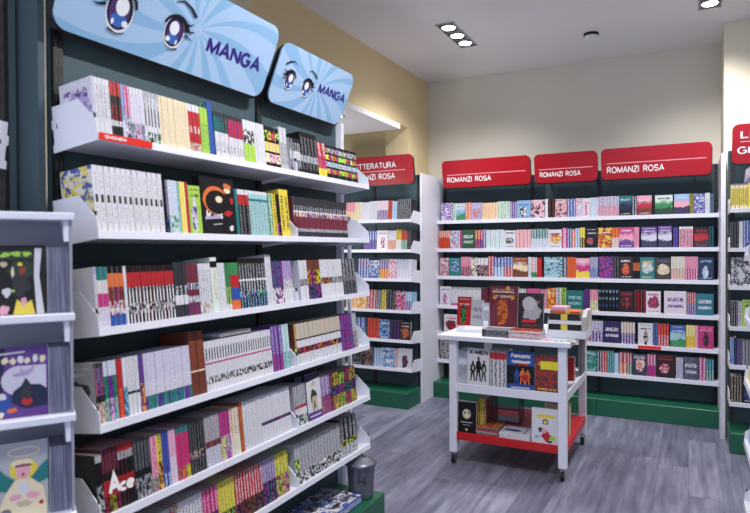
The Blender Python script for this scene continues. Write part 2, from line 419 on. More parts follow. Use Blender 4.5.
# left gondola, two bays facing the aisle
LX, Y0, YM, Y1 = -1.424, 1.117, 2.066, 2.692
LZ = [1.851, 1.583, 1.316, 1.0495, .7925, .5469]
ML = frame((LX, 0, 0), (0, 1, 0), (-1, 0, 0), (0, 0, 1))     # bay coords: x = world Y, y = back (-X)
for (a, b_, lab) in ((Y0, YM, 'wide near bay of the tall manga bookcase, white tilted shelves on dark panel'), (YM, Y1, 'narrow far bay of the tall manga bookcase, ending above the green plinth')):
    root = bookcase(lab, ML @ Matrix.Translation((a, 0, 0)), b_-a, LZ, 0, .195, .022, TH, 2.42, .335, -.08, .055, .128, .068, posts=(0, 1) if a == Y0 else (), group='manga bookcase bays')
    if a == YM:
        p = MD(); p.box(b_-a+.004, b_-a+.03, .165, .215, 0, 2.2, WHITE); obj('end_post', p, root)
        p = MD(); p.box(b_-a+.045, b_-a+.06, .14, .155, 0, 1.72, WHITE); obj('end_rod', p, root)
# dark return bay left of the manga bookcase, faces the aisle end
MBk = MB(-2.55, 1.04)
root = bookcase('dark bookcase bay at the far left behind the foreground display', MBk, .86, [1.80, 1.35], -.19, .19, .022, TH, 2.7, .157, -.16, .055, .128, .068, posts=(0, .99))
p = MD(); p.box(-2.0, -1.608, 1.072, 1.092, 0, 2.7, DARK); tag(obj('filler_panel', p), 'dark filler panel between the two slotted uprights, far left', 'panel')

# right foreground gondola (only bracket corners enter the frame)
PR = hit(743.6, 383, (0, 3.02, 0), (0, 1, 0)); XR = PR.x
MR = frame((XR, 3.02, 0), (0, -1, 0), (1, 0, 0), (0, 0, 1))
GR = [1.825]+[PR.z+.263*q for q in (2, 1, 0, -1, -2)]
root = bookcase('white bracketed bookcase whose shelf corners enter the frame at the right edge', MR, 1.0, GR, 0, .2, .022, TH, 2.3, .157, .05, .055, .128, .068)

# ------------------------------------------------------------------ near-left display unit
SD = Vector((.53, .848, 0)).normalized(); SB = Vector((-SD.y, SD.x, 0))     # along, back
PD = Vector((-1.311, .955, 0)); WD = .62
MDsp = frame(PD - SD*WD, SD, SB, (0, 0, 1))
disp = thing('display_shelf', 'white open display shelf with face-out books at the left picture edge', 'display shelf', MDsp)
GREYB = flat('light_grey_display_back', (150, 152, 168), .5, .03)
DZ = [1.622, 1.383, 1.143, .905, .66, .4, .15]
b = MD(); b.box(0, WD, .145, .155, .05, DZ[0]+.01, GREYB); obj('back_panel', b, disp)
b = MD(); b.box(WD-.006, WD, .0, .145, .05, DZ[0], GREYB); obj('side_panel', b, disp)
b = MD(); b.box(0, .006, .0, .145, .05, DZ[0], GREYB); obj('side_panel', b, disp)
for z in DZ:
    b = MD(); b.box(0, WD+.004, -.012, .15, z, z+.018, WHITE, .002); s_ = obj('shelf', b, disp)
    b = MD(); b.prism([(.0, z), (.0, z-.05), (.11, z)], 'x', WD-.018, WD-.007, WHITE); obj('gusset', b, s_)
b = MD(); b.box(.02, WD-.02, .02, .14, 0, .05, BLACK); obj('base', b, disp)

# ------------------------------------------------------------------ text
def _arc(cx, cy, rx, ry, a0, a1, n=10):
    return [(cx+rx*cos(radians(a0+(a1-a0)*i/n)), cy+ry*sin(radians(a0+(a1-a0)*i/n))) for i in range(n+1)]
_BUMP = lambda y0, y1, x=.0, w=.62: [(x, y1), (x+w*.5, y1)]+_arc(x+w*.5, (y0+y1)/2, w*.5, (y1-y0)/2, 90, -90, 8)+[(x, y0)]
_S = _arc(.33, .74, .31, .26, 25, 260, 10)[:-1]+_arc(.33, .255, .33, .255, 80, -155, 10)
GLY = {  # advance width, strokes (unit cap height)
 'A': (.72, [[(0, 0), (.36, 1), (.72, 0)], [(.13, .34), (.59, .34)]]), 'B': (.62, [[(0, 0), (0, 1)], _BUMP(.52, 1, 0, .56), _BUMP(0, .52, 0, .62)]),
 'C': (.68, [_arc(.36, .5, .36, .5, 50, 310, 16)]), 'D': (.66, [[(0, 0), (0, 1)], [(0, 1), (.28, 1)]+_arc(.28, .5, .38, .5, 90, -90, 12)+[(0, 0)]]),
 'E': (.55, [[(.55, 1), (0, 1), (0, 0), (.55, 0)], [(0, .52), (.5, .52)]]), 'F': (.52, [[(.52, 1), (0, 1), (0, 0)], [(0, .5), (.46, .5)]]),
 'G': (.72, [_arc(.37, .5, .37, .5, 48, 330, 16)+[(.70, .46), (.42, .46)]]), 'H': (.66, [[(0, 0), (0, 1)], [(.66, 0), (.66, 1)], [(0, .52), (.66, .52)]]),
 'I': (.0, [[(0, 0), (0, 1)]]), 'L': (.5, [[(0, 1), (0, 0), (.5, 0)]]), 'M': (.78, [[(0, 0), (0, 1)], [(0, 1), (.39, .1), (.78, 1)], [(.78, 1), (.78, 0)]]),
 'N': (.66, [[(0, 0), (0, 1)], [(0, 1), (.66, 0)], [(.66, 0), (.66, 1)]]), 'O': (.76, [_arc(.38, .5, .38, .5, 0, 360, 22)]),
 'R': (.62, [[(0, 0), (0, 1)], _BUMP(.48, 1, 0, .58), [(.3, .48), (.62, 0)]]), 'S': (.66, [_S]), 'T': (.64, [[(0, 1), (.64, 1)], [(.32, 1), (.32, 0)]]),
 'U': (.64, [[(0, 1), (0, .32)]+_arc(.32, .32, .32, .32, 180, 360, 10)+[(.64, 1)]]), 'X': (.66, [[(0, 0), (.66, 1)], [(0, 1), (.66, 0)]]), 'Z': (.62, [[(0, 1), (.62, 1), (0, 0), (.62, 0)]]),
 '-': (.3, [[(0, .42), (.3, .42)]]), ' ': (.2, []),
 'a': (.46, [_arc(.23, .3, .23, .3, 0, 360, 14), [(.46, .62), (.46, 0)]]), 'c': (.44, [_arc(.24, .3, .24, .3, 50, 310, 12)]), 'e': (.5, [_arc(.25, .3, .25, .3, -45, -360, 14), [(0, .3), (.5, .3)]]),
 'n': (.42, [[(0, 0), (0, .6)], [(0, .38)]+_arc(.21, .38, .21, .24, 180, 0, 8)+[(.42, 0)]]), 't': (.3, [[(.15, .9), (.15, .08), (.3, .0)], [(0, .6), (.3, .6)]]),
 's': (.38, [[(x*.58, y*.62) for x, y in _S]]), 'i': (.0, [[(0, 0), (0, .62)], [(0, .84), (0, .95)]])}
def text_mesh(txt, width, height, mat, bold=.0, depth=.0015, xscale=None):
    """drawn grotesque capitals: mitred strokes, thickness bold (share of the cap height)"""
    t = bold/2; m_ = MD(); x = t; n = 0
    for ch in txt:
        adv, strokes = GLY[ch]
        for st in strokes:
            P = [Vector((p[0]+x, p[1]*(1-2*t)+t)) for p in st]; closed = (P[0]-P[-1]).length < 1e-4
            L = []
            for i, p in enumerate(P):
                a = P[i]-P[i-1] if i else (P[-1]-P[-2] if closed else P[1]-P[0]); b = P[i+1]-P[i] if i < len(P)-1 else (P[1]-P[0] if closed else P[-1]-P[-2])
                a, b = a.normalized(), b.normalized(); na, nb = Vector((-a.y, a.x)), Vector((-b.y, b.x)); mm = (na+nb)
                mm = mm.normalized() if mm.length > 1e-4 else na; k_ = 1/max(.45, mm.dot(na)); L.append((p+mm*t*k_, p-mm*t*k_))
            for i in range(len(L)-1):
                dz = -depth-.00001*n
                m_.face([(L[i][0].x, dz, L[i][0].y), (L[i][1].x, dz, L[i][1].y), (L[i+1][1].x, dz, L[i+1][1].y), (L[i+1][0].x, dz, L[i+1][0].y)], mat)
            n += 1
        x += adv+.13+t
    xs = [v[0] for v in m_.v]; x0, x1 = min(xs), max(xs)
    m_.v = [((v[0]-x0)/(x1-x0)*width, v[1], v[2]*height) for v in m_.v]
    return m_.mesh('lettering')
def put_text(parent, txt, x, z, w, h, mat, y=0., bold=.15, name='lettering'):
    if ' ' in txt:      # each word a piece of its own
        W1 = [sum(GLY[c][0]+.13+bold/2 for c in q)-.13 for q in txt.split(' ')]; gap = .7; tot = sum(W1)+gap*(len(W1)-1); xx = x
        for q, w1 in zip(txt.split(' '), W1):
            put_text(parent, q, xx, z, w*w1/tot, h, mat, y, bold, name); xx += w*(w1+gap)/tot
        return
    me = text_mesh(txt, w, h, mat, bold, .0012)
    return obj(name, me, parent, Matrix.Translation((x, y, z)))

# ------------------------------------------------------------------ signs
def round_rect(w, h, r, n=8):
    pts = []
    for cx, cy, a0 in ((w-r, r, -90), (w-r, h-r, 0), (r, h-r, 90), (r, r, 180)):
        for i in range(n+1):
            a = radians(a0+90*i/n); pts.append((cx+r*cos(a), cy+r*sin(a)))
    return pts
def sign(label, M, w, h, r, mat, cat='sign', group=None, arm=.01):
    root = thing('section_sign', label, cat, M, group)
    b = MD(); b.prism(round_rect(w, h, r), 'y', 0, .006, mat); obj('board', b, root)
    b = MD(); o_ = [(x+.004, z-.012) for x, z in round_rect(w, h, r)]; b.prism(o_, 'y', .0065, .03, SIGNBACK); obj('backing', b, root)
    b = MD(); b.box(w*.12, w*.12+.02, .0301, .0301+arm, .02, .05, POST); obj('mounting_arm', b, root)
    b = MD(); b.box(w*.85, w*.85+.02, .0301, .0301+arm, .02, .05, POST); obj('mounting_arm', b, root)
    return root
TS = radians(10)
def sign_frame(P, x, back, TS=TS):   # leaning forwards at the top
    z = (Vector((0, 0, 1))*cos(TS) - Vector(back)*sin(TS)); y = Vector(back)*cos(TS) + Vector((0, 0, 1))*sin(TS)
    return frame(P, x, y, z)
def local(M, px, py):
    P = hit(px, py, M.to_translation(), M.col[1].xyz); return M.inverted() @ P

# manga signs with the ray pattern
def rays_mat(cx, cz, w, h, name):
    m, nt, b = node_mat(name, .38, 0, .4); k = NB(nt)
    tc = k.n('ShaderNodeTexCoord').outputs['Object']; s = k.n('ShaderNodeSeparateXYZ'); nt.links.new(tc, s.inputs[0])
    dx = k.m('SUBTRACT', s.outputs[0], cx); dz = k.m('SUBTRACT', s.outputs[2], cz)
    a = k.m('ARCTAN2', dz, dx); r = k.m('SQRT', k.m('ADD', k.m('MULTIPLY', dx, dx), k.m('MULTIPLY', dz, dz)))
    a = k.m('ADD', a, k.m('MULTIPLY', r, .9))
    wv = k.m('ADD', k.m('SINE', k.m('MULTIPLY', a, 13.)), k.m('MULTIPLY', k.m('SINE', k.m('MULTIPLY', a, 7.)), .6))
    st = k.m('MULTIPLY', k.m('GREATER_THAN', wv, .25), k.m('GREATER_THAN', r, .02))
    k.put(b.inputs['Base Color'], k.mix(st, lin((168, 198, 232)), lin((138, 182, 220)))); return m
def eye(root, x, z, s, flip=1):
    """large drawn eye, flat artwork on the sign"""
    WX = 1.35
    def ell(cx, cz, rx, rz, y, mat, n=28, a0=0, a1=2*pi):
        m_ = MD(); m_.face([(x+s*WX*flip*(cx+rx*cos(a0+(a1-a0)*i/n)), y, z+s*(cz+rz*sin(a0+(a1-a0)*i/n))) for i in range(n)][::-1 if flip > 0 else 1], mat); return m_
    K = flat('print_black', (18, 14, 34), .5); Wt = flat('print_white', (236, 238, 246), .5, .01); PU = flat('print_violet', (74, 44, 104), .5); BL = flat('print_blue', (52, 104, 190), .5)
    e = MD()
    for a in (ell(0, -.04, .56, .98, -.0006, Wt), ell(0, .02, .52, .90, -.0010, K), ell(.02, -.02, .42, .78, -.0014, PU), ell(-.02, -.42, .34, .32, -.0018, BL),
              ell(-.05, .22, .27, .42, -.0022, Wt), ell(-.28, -.5, .13, .15, -.0026, Wt), ell(.22, -.55, .06, .14, -.0026, Wt)):
        e.add(a, Matrix.Identity(4))
    def stroke(pts, w0, w1, y):
        n = len(pts)
        for i in range(n-1):
            p, q = Vector(pts[i]), Vector(pts[i+1]); d = (q-p).normalized(); nn = Vector((-d.y, d.x))
            wa = w0+(w1-w0)*i/(n-1); wb = w0+(w1-w0)*(i+1)/(n-1)
            P4 = [p+nn*wa, q+nn*wb, q-nn*wb, p-nn*wa]
            e.face([(x+s*WX*flip*c.x, y, z+s*c.y) for c in P4], K)
    stroke([(-.62, .35), (-.5, .72), (-.2, .95), (.15, 1.0), (.5, .75), (.72, .3)], .05, .16, -.0030)
    stroke([(.5, .7), (.8, .72), (1.0, .95)], .09, .01, -.0030); stroke([(.6, .4), (.9, .35), (1.15, .5)], .09, .01, -.0030); stroke([(.62, .1), (.9, -.05), (1.1, -.05)], .07, .01, -.0030)
    stroke([(-.35, -.92), (0, -1.05), (.35, -.92)], .02, .05, -.0030)
    stroke([(-.3, 1.75), (.1, 1.95), (.6, 1.75), (1.0, 1.35)], .03, .09, -.0030)
    obj('printed_eye', e, root)
XS = -1.565
for (l, r_, zb, hh, tx, ex, lab) in ((61.5, 269.5, 2.172, .270, ((205, 51.5), (258, 73)), ((120, 11, .064), (174, 32, .054)), 'big blue MANGA sign with drawn eyes over the near manga bay'),
                               (275.5, 347, 2.172, .240, ((317, 92.5), (342.5, 105.5)), ((289.5, 80, .041), (306, 88, .041)), 'smaller blue MANGA sign with drawn eyes over the far manga bay')):
    P0 = Vector((XS+.05, 0, zb+.12)); hh *= 1.06
    ya, yb = along(l, P0, (0, 1, 0)), along(r_, P0, (0, 1, 0))
    M = sign_frame((XS, ya, zb), (0, 1, 0), (-1, 0, 0), radians(23))
    cc = local(M, *((198, 30) if l < 100 else (317, 88)))
    sg = sign(lab, M, yb-ya, hh, .05, rays_mat(cc.x, cc.z, yb-ya, hh, 'blue_ray_print_'+str(int(l))))
    a, b_ = local(M, *tx[0]), local(M, *tx[1])
    put_text(sg, 'MANGA', a.x, a.z-.0, b_.x-a.x, .056 if l < 100 else .044, INKBLUE, bold=.2)
    for i, (ex_, ey_, es) in enumerate(ex):
        c_ = local(M, ex_, ey_); eye(sg, c_.x, c_.z, es, 1 if i else -1)

# red signs
def red_sign(label, x0, x1, z0, z1, Y, lines, group=None, r=.045):
    M = sign_frame((x0, Y, z0), (1, 0, 0), (0, 1, 0)); w, h = x1-x0, (z1-z0)/cos(TS)
    sg = sign(label, M, w, h, r, SIGNRED, group=group, arm=.19 if Y > 5.9 else .07)
    for t in lines:
        if t[0] == '-':
            b = MD(); b.box(t[1], t[2], -.0012, -.0002, t[3], t[3]+.009, flat('pale_red_rule', (232, 150, 160), .5))
            obj('rule', b, sg)
        else: put_text(sg, t[0], t[1], t[3], t[2]-t[1], t[4], LETTER, bold=.17)
    return sg
YS = 5.99
red_sign('red ROMANZI ROSA sign over the leftmost back-wall bookcase', -2.29, -1.375, 2.185, 2.462, YS, [('-', .05, .87, .128), ('ROMANZI ROSA', .05, .52, .055, .055)], 'red signs on the back wall')
red_sign('short red ROMANZI ROSA sign in the middle of the back wall', -1.335, -.755, 2.185, 2.458, YS, [('-', .04, .54, .125), ('ROMANZI ROSA', .05, .43, .055, .05)], 'red signs on the back wall')
red_sign('red ROMANZI ROSA sign over the right back-wall bookcase', -.722, .178, 2.185, 2.462, YS, [('-', .05, .86, .14), ('ROMANZI ROSA', .05, .53, .055, .06)], 'red signs on the back wall')
red_sign('red LETTERATURA ROMANZI ROSA sign partly behind the manga bookcase', -3.30, -2.415, 2.205, 2.49, 5.52, [('LETTERATURA', .19, .70, .165, .06), ('-', .19, .8, .135), ('ROMANZI ROSA', .17, .68, .055, .06)])
red_sign('red sign with white letters cut off by the right picture edge', .300, 1.15, 2.20, 2.50, 5.50, [('LIBRI', .055, .30, .195, .058), ('-', .055, .78, .165), ('GIALLI', .035, .32, .075, .058)])
# shonen strip on the top manga shelf
zt_ = LZ[0]
ys0, ys1 = along(98.5, (LX, 0, zt_+.01), (0, 1, 0)), along(152, (LX, 0, zt_+.01), (0, 1, 0))
M = frame((LX+.0012, ys0, zt_+.001), (0, 1, 0), (-1, 0, 0), (0, 0, 1))
st = thing('shelf_label', 'red SHONEN label strip clipped on the front of the top manga shelf', 'shelf label', M)
b = MD(); b.box(0, ys1-ys0, -.0006, 0, .001, .021, flat('red_label', (222, 44, 36), .4)); obj('strip', b, st)
put_text(st, 'SHONEN', .018, .006, .072, .0095, LETTER, y=-.0004, bold=.2)
a_, b_ = along(638, (0, 6.034, BZ[4]), (1, 0, 0)), along(661, (0, 6.034, BZ[4]), (1, 0, 0))
b = MD(); b.box(a_, b_, 6.031, 6.034, BZ[4]+.003, BZ[4]+.033, flat('red_label', (222, 44, 36), .4)); tag(obj('shelf_label', b), 'plain red label strip on the second lowest back-wall shelf', 'shelf label')

# ------------------------------------------------------------------ books
def parse(spec):
    out = []
    for t in spec.split():
        i = 0
        while i < len(t) and (t[i].isdigit() or t[i] == '.'): i += 1
        out.append((float(t[:i] or 1), t[i:]))
    s = sum(w for w, _ in out); return [(w/s, c) for w, c in out]
_bk = {}
def spine_md(t, d, h, spec, cover, seed):
    """closed book, spine towards -y; local x = thickness, y = depth, z = height. spec from bottom to top"""
    key = (round(t, 4), d, h, spec, cover, seed)
    if key in _bk: return _bk[key]
    c = MD(); e = min(.0018, t*.16); x0, x1 = -t/2, t/2; bands = parse(spec)
    z = 0
    for wgt, s in bands:
        z2 = z+wgt*h; mt = band(s)
        for (xa, ya, xb, yb, ua, ub) in ((x0, e, x0+e, 0, 0, .12), (x0+e, 0, x1-e, 0, .12, .88), (x1-e, 0, x1, e, .88, .999)):
            c.face([(xa, ya, z), (xb, yb, z), (xb, yb, z2), (xa, ya, z2)], mt, [(ua+seed, z), (ub+seed, z), (ub+seed, z2), (ua+seed, z2)])
        z = z2
    big = max(bands)[1][0]
    cm = cover_mat(cover) if cover else band(big); k_ = .0005
    c.face([(x0, d, 0), (x0, e, 0), (x0, e, h), (x0, d, h)], cm, [(0, 0), (.999, 0), (.999, 1), (0, 1)])
    c.face([(x1, e, 0), (x1, d, 0), (x1, d, h), (x1, e, h)], cm, [(0, 0), (.999, 0), (.999, 1), (0, 1)])
    # board thickness: inner sides and edges
    pb = band(big)
    for (a, b) in ((x0, x0+k_), (x1-k_, x1)):
        c.face([(a, e, h), (b, e, h), (b, d, h), (a, d, h)], pb); c.face([(a, e, 0), (a, d, 0), (b, d, 0), (b, e, 0)], pb)
        c.face([(a, d, 0), (a, d, h), (b, d, h), (b, d, 0)], pb)
    c.face([(x0, e, h), (x0+e, 0, h), (x1-e, 0, h), (x1, e, h)], pb); c.face([(x0, e, 0), (x1, e, 0), (x1-e, 0, 0), (x0+e, 0, 0)], pb)
    c.face([(x0+k_, e+.0005, 0), (x0+k_, e+.0005, h), (x0+k_, d, h), (x0+k_, d, 0)], pb)
    c.face([(x1-k_, d, 0), (x1-k_, d, h), (x1-k_, e+.0005, h), (x1-k_, e+.0005, 0)], pb)
    p = MD(); p.box(x0+k_*1.2, x1-k_*1.2, e+.0008, d-.0015, .0012, h-.0012, pages_mat())
    _bk[key] = (c, p); return c, p
def face_md(w, t, h, cover, side='K'):
    """face-out book: cover towards -y, spine on the left, page edges on the right"""
    c = MD(); cm = cover_mat(cover); sm = band(side); k_ = min(.0012, t*.2)
    c.face([(0, 0, 0), (w, 0, 0), (w, 0, h), (0, 0, h)], cm, [(0, 0), (.999, 0), (.999, 1), (0, 1)])
    c.box(0, w, k_*.02, k_, 0, h, sm); c.box(0, w, t-k_, t, 0, h, sm); c.box(-.0004, k_, 0.0002, t, 0, h, sm)
    p = MD(); p.box(k_+.0002, w-.0015, k_+.0001, t-k_-.0001, .0012, h-.0012, pages_mat())
    return c, p
ORD = 'first second third fourth fifth sixth seventh eighth ninth tenth eleventh twelfth thirteenth fourteenth fifteenth sixteenth seventeenth eighteenth nineteenth twentieth'.split()
TENS = {2: 'twenty', 3: 'thirty'}
def ordw(i):
    if i < 20: return ORD[i]
    t, u = divmod(i+1, 10)
    return (TENS[t]+'-'+ORD[u-1]) if u else {3: 'thirtieth'}[t]
BOOKS = []     # (name, label, category, group, M, cover md, pages md, size)
_meshes = {}
def register(name, label, cat, group, M, cp, extra=None):
    d = M.to_translation()-Vector((0, 0, H)); hgt = max(v[2] for v in cp[0].v); wid = max(v[0] for v in cp[0].v)-min(v[0] for v in cp[0].v)
    px = project(M.to_translation()); area = hgt*wid*(FPX/max(.3, d.dot(_f)))**2
    if px[0] > 765 or px[0] < -60 or px[1] > 575: area *= .01
    BOOKS.append([name, label, cat, group, M, cp, area, extra])

def pm(k): return band(k)
def E_(cx, cz, rx, rz, n=20, a0=0, a1=360): return [(cx+rx*cos(radians(a0+(a1-a0)*i/n)), cz+rz*sin(radians(a0+(a1-a0)*i/n))) for i in range(n)]
def poly_art(items, sx=1., sz=1.): return [('#poly', [(x*sx, z*sz) for x, z in pts], 0, 0, .00012*(i+1), pm(c)) for i, (c, pts) in enumerate(items)]
def strip(c, pts, wd):
    """a wavering band of the given half width"""
    return (c, [(x-wd, z) for x, z in pts]+[(x+wd, z) for x, z in pts[::-1]])
random.seed(11)
def jag(cx, cz, rx, rz, n=13, j=.3): return [(cx+rx*(1+random.uniform(-j, j))*cos(2*pi*i/n), cz+rz*(1+random.uniform(-j, j))*sin(2*pi*i/n)) for i in range(n)]
ART1 = poly_art([('K', [(0, 0), (.108, 0), (.108, .163), (0, .163)]), ('L', [(0, 0), (.013, 0), (.012, .163), (0, .163)]), ('W', [(.088, 0), (.104, 0), (.094, .09), (.1, .156), (.085, .156), (.083, .09)]),
  ('F', [(.008, .128), (.082, .132), (.08, .152), (.01, .148)]), ('e', jag(.026, .14, .011, .006)), ('e', jag(.048, .142, .011, .006)), ('e', jag(.068, .142, .009, .006)), ('F', jag(.055, .105, .026, .022)), ('c', jag(.022, .118, .008, .006)), ('S', jag(.06, .104, .008, .011)),
  ('y', jag(.04, .098, .003, .012)), ('D', jag(.055, .068, .022, .026)), ('W', jag(.028, .052, .009, .01)), ('e', jag(.04, .055, .004, .004)), ('Y', [(.04, 0), (.085, 0), (.078, .034), (.062, .022), (.048, .036)]), ('m', jag(.022, .012, .010, .012)), ('m', jag(.062, .03, .006, .01)), ('Y', jag(.055, .118, .005, .005))])
ART2 = poly_art([('P', [(0, 0), (.108, 0), (.108, .163), (0, .163)]), ('N', [(0, 0), (.012, 0), (.02, .163), (0, .163)]), ('w', E_(.048, .085, .036, .034)), ('w', [(.05, .06), (.104, .06), (.104, .118), (.05, .118)]), ('W', [(.01, .146), (.06, .149), (.06, .153), (.01, .15)]),
  ('y', jag(.02, .132, .007, .007)), ('y', jag(.036, .13, .006, .008)), ('W', jag(.052, .134, .006, .009)), ('y', jag(.066, .13, .006, .008)), ('W', jag(.082, .134, .006, .009)), ('y', jag(.097, .132, .006, .008)),
  ('p', [(.034, .1), (.05, .104), (.052, .118), (.056, .106), (.07, .11), (.08, .122), (.078, .104), (.064, .096), (.04, .094)]), ('N', [(.03, .03), (.036, .06), (.052, .072), (.062, .09), (.072, .074), (.092, .072), (.106, .06), (.106, .02), (.05, .018)]), ('R', E_(.064, .036, .011, .01)), ('D', jag(.064, .056, .012, .016)),
  ('P', [(0, 0), (.108, 0), (.108, .022), (.06, .018), (.04, .03), (0, .06)]), ('B', [(.004, .004), (.034, .01), (.032, .045), (.014, .06), (.004, .04)]), ('W', jag(.014, .05, .009, .008)), ('O', jag(.034, .018, .01, .006)), ('y', jag(.012, .01, .005, .007))])
ART3 = poly_art([('g', [(0, 0), (.108, 0), (.108, .175), (0, .175)]), ('T', [(0, .13), (.02, .105), (.04, .088), (.04, .06), (0, .07)]), ('T', [(.108, .13), (.09, .112), (.072, .09), (.074, .07), (.108, .082)]), ('y', E_(.058, .152, .034, .0115)), ('g', E_(.058, .152, .030, .0085)),
  ('Y', jag(.056, .112, .03, .024, 15, .12)), ('y', jag(.054, .126, .022, .01, 13, .12)), ('m', E_(.056, .108, .015, .018)), ('C', [(.038, .118), (.074, .118), (.072, .123), (.042, .123)]), ('R', E_(.056, .1, .003, .004)),
  ('y', [(.04, .09), (.072, .09), (.098, .066), (.104, .03), (.104, 0), (.006, 0), (.008, .03), (.02, .06)]), ('m', jag(.04, .05, .013, .007)), ('m', jag(.076, .05, .013, .008)), ('W', jag(.056, .07, .012, .014)), ('R', E_(.093, .03, .005, .005)), ('G', jag(.02, .018, .01, .008)), ('c', jag(.056, .034, .016, .008))])
def fig(c, cx, w, h):     # standing figure in profile, unit box
    return (c, [(cx-.35*w, 0), (cx-.2*w, 0), (cx-.02*w, .4*h), (cx+.16*w, 0), (cx+.32*w, 0), (cx+.2*w, .5*h), (cx+.4*w, .45*h), (cx+.26*w, .8*h), (cx+.1*w, .84*h), (cx+.12*w, .96*h), (cx, h), (cx-.14*w, .95*h), (cx-.12*w, .84*h), (cx-.3*w, .8*h), (cx-.42*w, .48*h), (cx-.24*w, .5*h)])
def face_art(name, w, h):
    if name == 'disc':
        return poly_art([('O', E_(.42, .60, .36, .25)), ('K', E_(.46, .57, .33, .21)), ('y', E_(.52, .62, .1, .06)), ('K', [(.58, .02), (.92, .02), (.95, .5), (.88, .74), (.66, .72), (.6, .4)]), ('R', [(.62, .36), (.78, .32), (.92, .4), (.8, .44), (.7, .42)]), ('y', jag(.78, .80, .09, .06)), ('O', jag(.78, .87, .12, .05)), ('W', jag(.84, .12, .06, .06)), ('R', jag(.9, .62, .05, .06)), ('p', [(.08, .25), (.5, .28), (.5, .33), (.08, .30)]), ('g', [(.3, .16), (.56, .18), (.56, .2), (.3, .18)])], w, h)
    if name == 'figure':
        return poly_art([('W', [(0, 0), (1, 0), (1, 1), (0, 1)]), ('P', [(0, 0), (1, 0), (1, .17), (0, .17)]), ('N', [(.0, .84), (1, .9), (1, 1), (0, 1)]), ('F', jag(.5, .45, .2, .24)), ('c', [(.3, .17), (.42, .17), (.5, .45), (.6, .17), (.72, .17), (.66, .5), (.36, .5)]), ('c', jag(.5, .76, .16, .08)), ('y', E_(.5, .70, .09, .05)), ('W', [(.1, .07), (.9, .07), (.9, .1), (.1, .1)])], w, h)
    if name == 'trio':
        z = lambda it: (it[0], [(a, .12+b) for a, b in it[1]])
        return poly_art([('W', [(.02, 0), (.98, 0), (.98, .8), (.02, .8)]), z(fig('K', .26, .34, .55)), z(fig('K', .52, .36, .66)), z(fig('F', .76, .32, .58)), ('c', jag(.26, .47, .05, .07)), ('R', jag(.76, .66, .06, .03)), ('c', jag(.76, .45, .05, .07)), ('C', E_(.52, .76, .05, .03))], w, h)
    if name == 'arena':
        z = lambda it: (it[0], [(a, .16+b) for a, b in it[1]])
        return poly_art([('K', [(0, .16), (1, .16), (1, .64), (0, .64)]), z(fig('B', .36, .26, .40)), z(fig('O', .58, .3, .42)), z(fig('O', .76, .28, .38)), ('R', jag(.66, .34, .14, .08)), ('W', [(.2, .70), (.8, .70), (.8, .76), (.2, .76)]), ('W', [(.15, .05), (.85, .05), (.85, .08), (.15, .08)])], w, h)
    if name == 'mask':
        return poly_art([('K', [(0, 0), (1, 0), (1, 1), (0, 1)]), ('c', E_(.5, .62, .22, .16)), ('y', jag(.52, .6, .13, .1)), ('K', jag(.42, .65, .05, .03)), ('K', jag(.6, .66, .05, .03)), ('g', [(.2, .34), (.8, .34), (.8, .37), (.2, .37)]), ('g', [(.3, .26), (.7, .26), (.7, .28), (.3, .28)]), ('c', [(.42, .14), (.5, .06), (.58, .14), (.5, .17)])], w, h)
    if name == 'fruit':
        return poly_art([('W', [(0, 0), (1, 0), (1, 1), (0, 1)]), ('Y', jag(.5, .78, .36, .06, 19, .12)), ('N', [(.4, .56), (.6, .56), (.6, .66), (.55, .7), (.45, .7), (.4, .66)]), ('Y', E_(.5, .62, .07, .05)), ('R', jag(.52, .26, .16, .15)), ('D', jag(.34, .4, .1, .07)), ('m', E_(.46, .38, .1, .07)), ('e', E_(.78, .2, .12, .07)), ('b', jag(.2, .2, .09, .05)), ('K', jag(.66, .1, .1, .03))], w, h)
    return None
